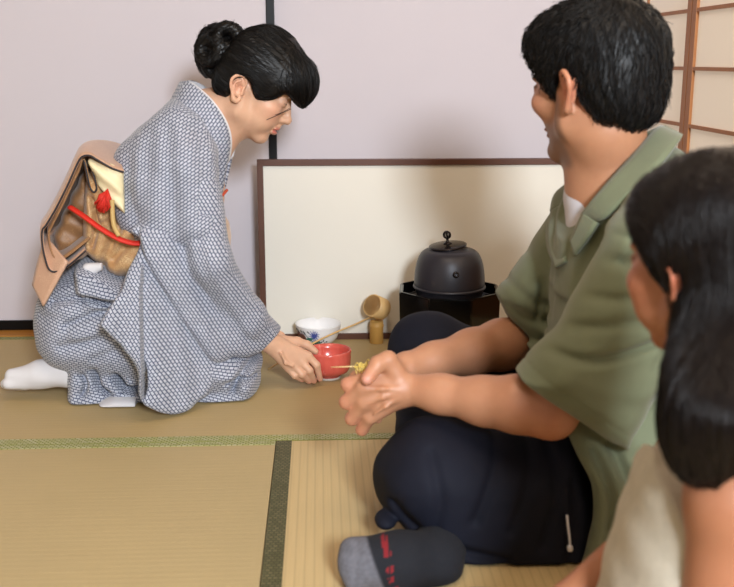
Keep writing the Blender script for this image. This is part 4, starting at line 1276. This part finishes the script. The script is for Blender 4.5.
# ---- white t-shirt at the neck
S = Sdf((.28, 1.42, .30), (.62, 1.92, .68), .004)
S.ell(at(634, 262, 1.66), (.108, .15, .16), None, .01); S.cone(at(618, 228, 1.66), at(610, 197, 1.66), .088, .078, .02)
S.cone(nbm + V(-.02, 0, .03), HM(-10, 0, -30), .062, .08, .008, 's')
S.mesh('undershirt', m_plain('white_jersey', rgb(206, 204, 212), .85, .03, 40, .1), man, 2)

# ---- olive shirt
M_OLV = M('olive_cotton', rgb(112, 114, 90), .85)
M_OLV.base(M_OLV.mix(M_OLV.noise(M_OLV.coord(), 22, 4, .6), rgb(98, 104, 80), rgb(114, 121, 94)))
M_OLV.bump(M_OLV.noise(M_OLV.coord(), 700, 2), .15, .0008); M_OLV.b.inputs['Sheen Weight'].default_value = .2
M_OLV = M_OLV.m
S = Sdf((.16, 1.34, -.01), (.86, 2.04, .74), .0036)
mxz = lambda pts, Y: [at(x, y, Y)[[0, 2]] for x, y in pts]
body_px = [(600, 172), (574, 196), (560, 232), (552, 290), (549, 345), (556, 395), (574, 440), (590, 475), (600, 510), (598, 545), (580, 600), (720, 600), (735, 480), (735, 300), (712, 205), (680, 150), (650, 148)]
S.slab(mxz(catmull(body_px, 4, True), 1.66), 1.665, lambda x, z: .165 - .03 * sstep(z, .35, .55) + .060 * sstep(z, .26, .14) * sstep(x, .36, .42), .09, .02)
S.tube([nbm + V(.03, 0, -.01), at(668, 226, 1.50)], [.082, .066], .04)
S.tube([nbm + V(.01, .02, -.02), at(580, 226, 1.82)], [.076, .050], .04)
S.slab(mxz(catmull([(556, 412), (573, 444), (588, 476), (594, 505), (590, 540), (577, 575), (565, 612), (650, 612), (692, 560), (695, 440), (650, 405), (600, 405)], 4, True), 1.46), lambda x, z: 1.460 + .065 * sstep(z, .14, .30), .030, .03, .02)
# front hem lying on the far thigh
S.slab(mxz(catmull([(506, 344), (520, 342), (548, 345), (560, 372), (545, 372), (530, 362)], 3, True), 1.78), 1.78, .05, .015, .01)
slv = S.like()
n_px = [(640, 195), (612, 225), (596, 270), (575, 312), (545, 342), (516, 370), (512, 377), (540, 398), (570, 419), (600, 438), (622, 448), (630, 432), (648, 398), (668, 358), (688, 310), (704, 260), (690, 215), (666, 196)]
slv.slab(mxz(catmull(n_px, 4, True), 1.47), lambda x, z: 1.468 + .0 * x, lambda x, z: .074 + 0 * x, .05, .0)
slv.cone(at(668, 226, 1.49), lerp(sh1, el1, .45), .066, .066, .03)
ksl = dict(S=slv, ymax=1.47)
def mcrease(pts, dep, wid, Y=1.42, S=None, ymax=1.5, kind='groove', ymin=-9):
    crease(pts, dep * .95, wid * .8, kind, ymax, lambda p: mxz(p, Y), S, ymin)
mcrease([(588, 300), (625, 296), (665, 288), (700, 285)], .007, .010, **ksl)
mcrease([(600, 262), (640, 262), (690, 250)], .008, .010, **ksl)
mcrease([(575, 330), (610, 322), (650, 318), (690, 312)], .007, .010, **ksl)
mcrease([(545, 352), (580, 357), (615, 352), (650, 340)], .009, .010, **ksl)
mcrease([(610, 236), (645, 238), (680, 228)], .006, .009, **ksl)
mcrease([(560, 375), (600, 388), (640, 392)], -.004, .02, **ksl)
# hem stitch line, then cut the cuff flat
ha, hb = at(516, 374, 1.47), at(618, 442, 1.47)
he = unit(V(hb[0] - ha[0], 0, hb[2] - ha[2])); hn = V(he[2], 0, -he[0]);
if hn[2] > 0: hn = -hn
slv.all(lambda d, X, Y, Z: smax(d, (X - ha[0]) * hn[0] + (Z - ha[2]) * hn[2], .003))
slv.all(lambda d, X, Y, Z: d + .0022 * np.exp(-((((X - ha[0]) * hn[0] + (Z - ha[2]) * hn[2]) + .026) / .0025) ** 2))
dirc = unit(el1 - sh1)
slv.cone(el1 + dirc * .03, lerp(sh1, el1, .95), .044, .040, .004, 's')
S.d = smin(S.d, slv.d, .012)
f_px = [(578, 194), (558, 206), (541, 231), (522, 260), (504, 283), (494, 293), (500, 308), (511, 326), (524, 344), (540, 342), (556, 330), (566, 300), (578, 255)]
S.slab(mxz(catmull(f_px, 4, True), 1.84), 1.84, .072, .05, .012)
d2 = unit(wr2 - el2)
fa, fb_ = at(494, 293, 1.84), at(526, 346, 1.84)
fe_ = unit(V(fb_[0] - fa[0], 0, fb_[2] - fa[2])); fn_ = V(fe_[2], 0, -fe_[0])
if fn_[0] > 0: fn_ = -fn_
S.put(lambda X, Y, Z: -((X - fa[0]) * fn_[0] + (Z - fa[2]) * fn_[2]) + 0 * Y, (at(480, 300, 1.84)[0], 1.74, at(500, 352, 1.84)[2]), (at(530, 300, 1.84)[0], 2.0, at(500, 285, 1.84)[2]), .003, 's')
S.cone(el2 + d2 * .06, el2 + d2 * .02, .054, .05, .004, 's')
# open neck
S.slab(mxz([(560, 150), (572, 190), (573, 212), (562, 240), (569, 243), (584, 224), (596, 206), (612, 186), (640, 150)], 1.60), 1.635, .085, .01, .004, 's')
S.cone(nbm + V(-.01, 0, .02), HM(-10, 0, -40), .066, .085, .01, 's')
kb = dict(S=S, ymax=1.60)
mcrease([(572, 240), (562, 285), (556, 345)], .006, .006, 1.62, S, 1.80, 'groove', 1.56)
mcrease([(580, 245), (574, 290), (566, 345)], .005, .010, 1.58, ymin=1.54, **kb)
mcrease([(596, 455), (612, 500), (606, 560)], .016, .010, 1.44, **kb)
mcrease([(615, 450), (632, 500), (628, 560)], .018, .012, 1.44, **kb)
mcrease([(640, 455), (650, 500), (652, 560)], .010, .012, 1.45, **kb)
mcrease([(598, 232), (590, 262), (582, 300)], .008, .010, 1.54, ymin=1.50, **kb)
mcrease([(620, 215), (606, 250)], .006, .008, 1.52, **kb)
mcrease([(556, 292), (549, 330)], .012, .006, 1.68, S, 1.80, 'groove', 1.60)
mcrease([(536, 250), (545, 290), (548, 320)], .006, .012, 1.77, S, 1.9, 'groove', 1.70)
mcrease([(512, 285), (530, 300), (548, 305)], .005, .010, 1.77, S, 1.9, 'groove', 1.70)
mcrease([(505, 300), (525, 318), (548, 322)], .005, .010, 1.77, S, 1.9, 'groove', 1.70)
S.all(lambda d, X, Y, Z: np.maximum(d + .0022 * np.sin(33 * X + 17 * Z + 3 * np.sin(21 * Z)) * np.sin(29 * Z - 9 * X + 11 * Y), .002 - Z))
S.mesh('shirt', M_OLV, man, 2)
# camp collar
ribbon('collar', [at(662, 127, 1.66), at(655, 130, 1.60), at(636, 152, 1.565), at(612, 178, 1.558), at(594, 199, 1.565), at(582, 214, 1.59)],
       [at(682, 136, 1.66), at(680, 140, 1.575), at(664, 160, 1.520), at(636, 190, 1.508), at(607, 217, 1.528), at(597, 222, 1.560)], M_OLV, man, .007, 6, 5)
ribbon('collar', [at(664, 127, 1.66), at(650, 132, 1.73), at(620, 152, 1.762), at(590, 166, 1.765), at(575, 180, 1.745), at(573, 200, 1.715)],
       [at(682, 136, 1.66), at(676, 142, 1.77), at(640, 160, 1.81), at(588, 176, 1.815), at(558, 192, 1.80), at(551, 212, 1.77)], M_OLV, man, .007, 6, 5)
ribbon('lapel', [at(573, 199, 1.715), at(574, 214, 1.69), at(570, 236, 1.655), at(566, 262, 1.62)],
       [at(552, 211, 1.765), at(547, 228, 1.745), at(548, 248, 1.715), at(556, 268, 1.65)], M_OLV, man, .006, 6, 5)
ribbon('lapel', [at(583, 213, 1.588), at(578, 224, 1.595), at(571, 240, 1.605)],
       [at(598, 223, 1.548), at(590, 236, 1.555), at(575, 256, 1.585)], M_OLV, man, .006, 6, 4)

# ---- trousers
M_BLK = M('black_cotton', rgb(22, 24, 34), .75)
M_BLK.base(M_BLK.mix(M_BLK.noise(M_BLK.coord(), 14, 3), rgb(18, 20, 30), rgb(26, 28, 40))); M_BLK.b.inputs['Specular IOR Level'].default_value = .15; M_BLK.bump(M_BLK.noise(M_BLK.coord(), 600, 2), .12, .0008)
M_BLK = M_BLK.m
S = Sdf((.02, 1.36, -.01), (.72, 2.16, .36), .0038)
thigh = [(380, 462), (378, 478), (382, 498), (394, 513), (408, 530), (428, 552), (470, 575), (540, 580), (585, 580), (598, 545), (597, 495), (586, 452), (572, 428), (540, 428), (500, 433), (460, 425), (436, 422), (414, 426), (394, 440)]
S.slab(mxz(catmull(thigh, 4, True), 1.57), 1.575, .115, .085, .02)
hipr, knr = V(at(560, 400, 1.86)[0], 1.86, .13), at(428, 350, 1.985)
S.tube([hipr, knr], [.095, .078], .03); S.ell(knr, (.080, .078, .076), None, .02)
S.tube([knr, V(.20, 1.74, .12), V(.19, 1.60, .06)], [.070, .062, .050], .02)
S.tube([at(412, 478, 1.60), V(.25, 1.78, .07), V(.40, 1.92, .05)], [.068, .055, .046], .02)
S.ell(pel + V(.03, .07, -.01), (.12, .14, .13), None, .03)
S.ell(at(386, 519, 1.53), (.018, .03, .012), None, .006)
kt_ = dict(S=S, ymax=1.62)
mcrease([(505, 432), (490, 462), (470, 505)], .006, .012, 1.52, **kt_)
mcrease([(548, 440), (548, 480), (535, 530)], .006, .010, 1.52, **kt_)
mcrease([(530, 445), (520, 475), (505, 515)], .005, .010, 1.52, **kt_)
mcrease([(395, 500), (415, 520), (450, 535), (500, 545)], .010, .012, 1.52, **kt_)
mcrease([(430, 450), (436, 485), (432, 515)], .005, .012, 1.52, **kt_)
mcrease([(566, 470), (566, 510), (560, 550)], .006, .010, 1.52, **kt_)
S.all(lambda d, X, Y, Z: np.maximum(d + .0018 * np.sin(43 * X + 17 * Z) * np.sin(39 * Z - 9 * X + 21 * Y), .002 - Z))
tr = S.mesh('trousers', M_BLK, man, 2)
bm = bmesh.new()
zp = catmull([at(567, 516, 1.458), at(568, 526, 1.454), at(569.5, 538, 1.452), at(570, 549, 1.452)], 5)
for i, p in enumerate(zp):
    r = .0024 if i < len(zp) - 2 else .0052
    bmesh.ops.create_icosphere(bm, subdivisions=2, radius=r, matrix=Matrix.Translation(Vector(p)))
tube_bm(zp, .0009, 6, False, bm)
zo = bm_obj('zip_pull', bm, M('steel', rgb(214, 214, 220), .3, Metallic=.3).m, tr, True)

# ---- socks
def sock_col(v):
    base = np.tile(np.array(rgb(15, 18, 27)[:3]), (len(v), 1))
    g0, g1 = at(364, 532, 1.42), at(386, 592, 1.40)
    n_ = unit(np.cross(g1 - g0, C_FWD)); n_ = n_ if n_[0] > 0 else -n_
    t = (v - g0) @ n_
    gr = np.array(rgb(96, 96, 104)[:3]); w = sstep(t, .004, -.002)[:, None]
    mott = 1 + .22 * vnoise(v, 240, 3)[:, None]
    c = base * (1 - w) + gr * mott * w
    al = (v - g0) @ unit(g1 - g0)
    # red stitched lettering band: broken dashes across the toe
    blk_ = (np.sin(al * 260 + 2 * np.sin(al * 90)) > -.25) & (np.sin(t * 900 + al * 300) > -.6)
    red = ((np.abs(t - .0215 - .004 * np.sin(al * 60)) < .0055) & blk_)[:, None]
    c = np.where(red, np.array(rgb(120, 18, 28)[:3]), c)
    edge = (np.abs((v - at(364, 531, 1.43)) @ V(0, 0, 1) - .004) < .0028)[:, None] & (t > 0)[:, None] & (t < .028)[:, None]
    return np.where(edge, np.array(rgb(150, 30, 42)[:3]), c)
M_SOCK = M('knit_sock', (1, 1, 1, 1), .9); M_SOCK.base(M_SOCK.tint()); M_SOCK.bump(M_SOCK.noise(M_SOCK.coord(), 380, 2), .5, .002); M_SOCK = M_SOCK.m
S = Sdf((-.01, 1.28, -.01), (.36, 1.64, .14), .0024)
S.tube([V(.22, 1.56, .045), at(432, 562, 1.45), at(400, 563, 1.425), at(366, 563, 1.415)], [.04, .046, .047, .041], .02)
for q, r in (((352, 550, 1.42), .020), ((349, 560, 1.405), .018), ((350, 570, 1.40), .017), ((354, 580, 1.39), .016)):
    S.cone(at(372, 562, 1.415), at(*q), .030, r, .008)
S.all(lambda d, X, Y, Z: np.maximum(d, .002 - Z))
S.mesh('sock', M_SOCK, man, 2, sock_col)
S = Sdf((.30, 1.82, -.01), (.60, 2.06, .12), .004)
S.tube([V(.40, 1.92, .048), V(.47, 1.94, .046), V(.52, 1.93, .04)], [.045, .042, .03], .01)
S.all(lambda d, X, Y, Z: np.maximum(d, .002 - Z))
S.mesh('sock', M_SOCK, man, 2, lambda v: np.tile(np.array(rgb(26, 30, 42)[:3]), (len(v), 1)))

# ---- the little bamboo pick in his fingers
pk = empty('bamboo_pick', at(354, 367, 1.63), 'thin bamboo pick with a frayed yellow end held in the clasped hands of the man', 'pick')
M_STR = m_plain('pale_bamboo_stick', rgb(232, 206, 148), .5)
bm_obj('stick', tube_bm([at(331, 367.2, 1.64), at(350, 366.6, 1.634), at(378, 366.5, 1.625)], [.0007, .0011, .0014], 6), M_STR, pk, True)
bm = bmesh.new()
for cxp, r, yy in ((360, 6.5, 368.5), (364, 4.5, 367), (371, 4.5, 363.5), (375, 4.5, 363)):
    cc_ = at(cxp, yy, 1.618)
    for j in range(3):
        rr_ = r / 640 * (1 - .12 * j); ofs = V(.004 * (j - 1), -.002 * j, 0)
        tube_bm([cc_ + ofs + V(.35 * rr_ * math.cos(t), -.8 * rr_ * math.cos(t), rr_ * math.sin(t)) for t in np.linspace(-.6, 4.4, 12)], .0009, 5, False, bm)
for j in range(8):
    a = at(356 + 2.8 * j, 367, 1.618); tube_bm([a, a + V(.003, -.004, .010 * (1 if j % 2 else -.5))], .0008, 5, False, bm)
tube_bm([at(354, 367, 1.62), at(380, 366, 1.618)], .0016, 6, False, bm)
bm_obj('frayed_end', bm, m_plain('yellow_straw', rgb(232, 206, 110), .55), pk, True)
# ------------------------------------------------------------------ the girl in the foreground
girl = empty('person', (at(690, 500, .93)[0], .93, 0), 'child with long dark brown hair in a pale sleeveless top at the right edge', 'person')
AG = math.radians(20.6 + 43)
HG = Frame(at(718, 277, .985), (-math.cos(AG), math.sin(AG), -.06), (0, 0, 1), .90)
S = Sdf((.12, .72, .02), (.56, 1.24, .80), .003)
head(S, HG, .7, .92, False, 1.0)
ears_only(S, HG, 4, .62)
ng = HG(-16, 0, -118)
S.tube([HG(-14, 0, -8), HG(-14, 0, -60), ng], [.046, .043, .046], .02)
Yg = .95
tors = [ng + V(0, 0, -.02), V(ng[0] + .015, ng[1] - .01, .34), V(ng[0] + .02, ng[1] - .01, .12)]
S.tube(tors, [.055, .07, .075], .03)
shL = at(736, 500, .865); shR = at(684, 470, 1.10)
S.tube([ng + V(.01, -.02, -.03), shL], [.045, .046], .03); S.tube([ng + V(0, .02, -.03), shR], [.045, .04], .03)
elL = V(shL[0] - .01, shL[1] - .005, .16); wrL = V(shL[0] - .12, shL[1] + .12, .13)
S.tube([shL, elL, wrL], [.043, .034, .024], .02)
elR = at(650, 540, 1.06); wrR = at(570, 602, 1.05)
S.tube([shR, elR, wrR], [.036, .032, .024], .02)
def fist(S, w, d):
    d = unit(d); sd = unit(np.cross(d, V(0, 0, 1))); dn = V(0, 0, -1)
    for i in range(4):
        k_ = w + d * .055 + sd * (.018 * (i - 1.5)); S.cone(w, k_, .018, .0095, .01)
        S.tube([k_, k_ + d * .026 + dn * .006, k_ + d * .036 + dn * .022], [.0085, .008, .0065], .003)
    S.tube([w + d * .01, w + d * .03 + sd * .03, w + d * .05 + sd * .036 + dn * .008], [.013, .010, .0075], .005)
fist(S, wrL, wrL - elL); fist(S, wrR, wrR - elR)
def g_skin(v):
    q = HG.loc(v); c = np.tile(np.array(rgb(162, 108, 78)[:3]), (len(v), 1)); a = np.abs(q[:, 1])  # base tone darkened to stand in for the dimmer light on her
    def blend(m, col):
        nonlocal c; m = np.clip(m, 0, 1); c = c * (1 - m[:, None]) + np.array(col[:3]) * m[:, None]
    g = lambda f, s_, u, r: np.exp(-(((q[:, 0] - f) ** 2 + (a - s_) ** 2 + (q[:, 2] - u) ** 2) / r ** 2))
    blend(.35 * g(70, 46, -18, 28), rgb(218, 120, 96)); blend(.5 * g(-16, 84, 6, 24), rgb(214, 116, 90))
    blend(.8 * np.exp(-((q[:, 2] - (34 - .004 * (a - 32) ** 2)) / 3.2) ** 2) * (a > 14) * (a < 48) * (q[:, 0] > 74), rgb(40, 26, 20))
    blend(.8 * np.exp(-((q[:, 2] - 16) / 1.8) ** 2) * (a > 18) * (a < 46) * (q[:, 0] > 80), rgb(30, 20, 18))
    blend(.6 * np.exp(-(((q[:, 2] + 53.5) / 9) ** 2) ** 2) * (a < 22) * (q[:, 0] > 92), rgb(190, 92, 84))
    return c
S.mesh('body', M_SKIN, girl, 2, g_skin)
eyes(HG, girl)
# hair: cap with a hairline, then the long fall down the back
S = Sdf((.16, .70, .26), (.56, 1.20, .84), .003)
cap = S.like()
cap.ell(HG(-2, 0, 54), np.array((112, 90, 93)) * HG.k, HG.R, .0)
cap.ell(HG(50, 0, 62), np.array((60, 76, 60)) * HG.k, HG.R, .02)
tabg = [(0, 92), (26, 88), (40, 74), (50, 52), (58, 26), (66, 2), (76, -16), (84, -24), (88, -16), (90, 14), (104, 16), (108, -30), (114, -120), (180, -140)]
def gh(d, X, Y, Z):
    hd, f, s_, u = hairline_d(HG, tabg, X, Y, Z)
    a = np.arctan2(s_, u - 10)
    return smax(d, hd, .008) + .0007 * np.sin(60 * a + .04 * f) + .0005 * np.sin(131 * a + .06 * f)
cap.all(gh)
gxz = lambda pts, Y: [at(x, y, Y)[[0, 2]] for x, y in pts]
fall = [(700, 235), (684, 270), (676, 300), (671, 340), (668, 385), (661, 420), (663, 448), (676, 472), (692, 482), (706, 483), (722, 473), (745, 464), (790, 455), (806, 420), (810, 320), (800, 240), (770, 200), (730, 200)]
fallp = [at(x, y, .955 - .085 * float(sstep(y, 300, 400)))[[0, 2]] for x, y in catmull(fall, 4, True)]
S.slab(fallp, lambda x, z: .955 - .085 * sstep(z, .585, .485), lambda x, z: .085 - .03 * sstep(z, .55, .42), .06, .0)
S.d = smin(S.d, cap.d, .015)
S.cone(HG(-18, 0, -20), ng + V(0, 0, -.03), .045, .05, .01, 's')
M_BRH = hair_mat('dark_brown_hair', rgb(20, 13, 12), .36, (420, 420, 16))
gh_o = S.mesh('hair', M_BRH, girl, 1)
def gdir(P):
    q = HG.loc(P); top = sstep(q[:, 2], 40, 90)[:, None]; sd = np.sign(q[:, 1])[:, None]
    return (np.array(V(0, 0, -1)) * (1 - top) + top * (sd * HG.s * .8 - HG.u * .5 - HG.f * .25)) + HG.f * (-.12 - .85 * sstep(q[:, 0], 0, 40))[:, None]
hair_strands('hair_locks', S, gh_o, 4200, gdir, .12, .00062, .0024, M_BRH, girl, None, 10, 9, .06, .004)
# sleeveless top
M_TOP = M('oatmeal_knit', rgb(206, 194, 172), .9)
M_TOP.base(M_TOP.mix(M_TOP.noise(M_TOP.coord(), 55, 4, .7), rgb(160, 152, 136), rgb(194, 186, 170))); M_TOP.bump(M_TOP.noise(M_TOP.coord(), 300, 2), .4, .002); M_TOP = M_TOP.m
S = Sdf((.14, .72, -.0), (.56, 1.20, .60), .0034)
tp_px = [(652, 446), (646, 470), (634, 505), (622, 540), (606, 600), (596, 700), (760, 720), (770, 560), (745, 500), (715, 492), (690, 495), (668, 478), (658, 462)]
S.slab(gxz(catmull(tp_px, 4, True), .965), .965, .105, .06, .02)
S.tube([V(p[0], p[1], p[2]) for p in tors[1:]], [.10, .105], .02)
S.cone(shL + V(.01, -.01, .03), elL + V(.01, -.01, .0), .050, .040, .006, 's')
S.tube([shR + V(0, .02, 0), elR + V(0, .03, 0)], [.05, .045], .008, 's')
S.cone(at(690, 478, .89), at(668, 455, .93), .030, .022, .008, 's')
S.all(lambda d, X, Y, Z: d + .0016 * np.sin(70 * X + 30 * Z) * np.sin(60 * Z - 20 * Y))
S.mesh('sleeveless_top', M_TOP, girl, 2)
# lower half, kneeling
S = Sdf((.02, .62, -.005), (.62, 1.36, .26), .005)
hp = V(ng[0] + .02, ng[1] - .01, .12)
S.ell(hp, (.12, .135, .12), None, .02)
for sg, kx in ((-1, V(.17, .90, .07)), (1, V(.20, 1.16, .07))):
    S.tube([hp + V(0, sg * .07, -.02), kx + V(.0, 0, 0)], [.075, .06], .02)
S.all(lambda d, X, Y, Z: np.maximum(d, .002 - Z)); S.mesh('shorts', m_plain('denim_blue', rgb(70, 82, 108), .8, .1, 60, .2), girl, 2)
# ------------------------------------------------------------------ light
w = bpy.data.worlds.new('world'); SC.world = w; w.use_nodes = True
w.node_tree.nodes['Background'].inputs['Color'].default_value = (1.0, .95, .88, 1)
w.node_tree.nodes['Background'].inputs['Strength'].default_value = .20
def area(name, loc, target, sx, sy, power, col):
    d = bpy.data.lights.new(name, 'AREA'); d.shape = 'RECTANGLE'; d.size = sx; d.size_y = sy; d.energy = power; d.color = col
    o = bpy.data.objects.new(name, d); COL.objects.link(o); o.location = loc
    o.rotation_euler = (Vector(target) - Vector(loc)).to_track_quat('-Z', 'Y').to_euler()
    return o
area('daylight_window', (.60, -1.5, 1.62), (-.1, 2.5, .35), .44, .50, 158, (.86, .93, 1.0))
area('ceiling_lamp', (.0, 1.2, 2.22), (.0, 1.25, 0), 1.0, 1.0, 16, (1.0, .84, .66))
area('window_glow', (.90, 1.95, 1.05), (-.3, 2.4, .3), .6, .6, 2.6, (1.0, .80, .58))
SC.view_settings.view_transform = 'Standard'; SC.view_settings.look = 'None'
SC.view_settings.exposure = 0.0; SC.view_settings.gamma = 1.0; SC.view_settings.use_curve_mapping = False
try:
    SC.cycles.use_denoising = True
    SC.cycles.max_bounces = 6
except Exception: pass
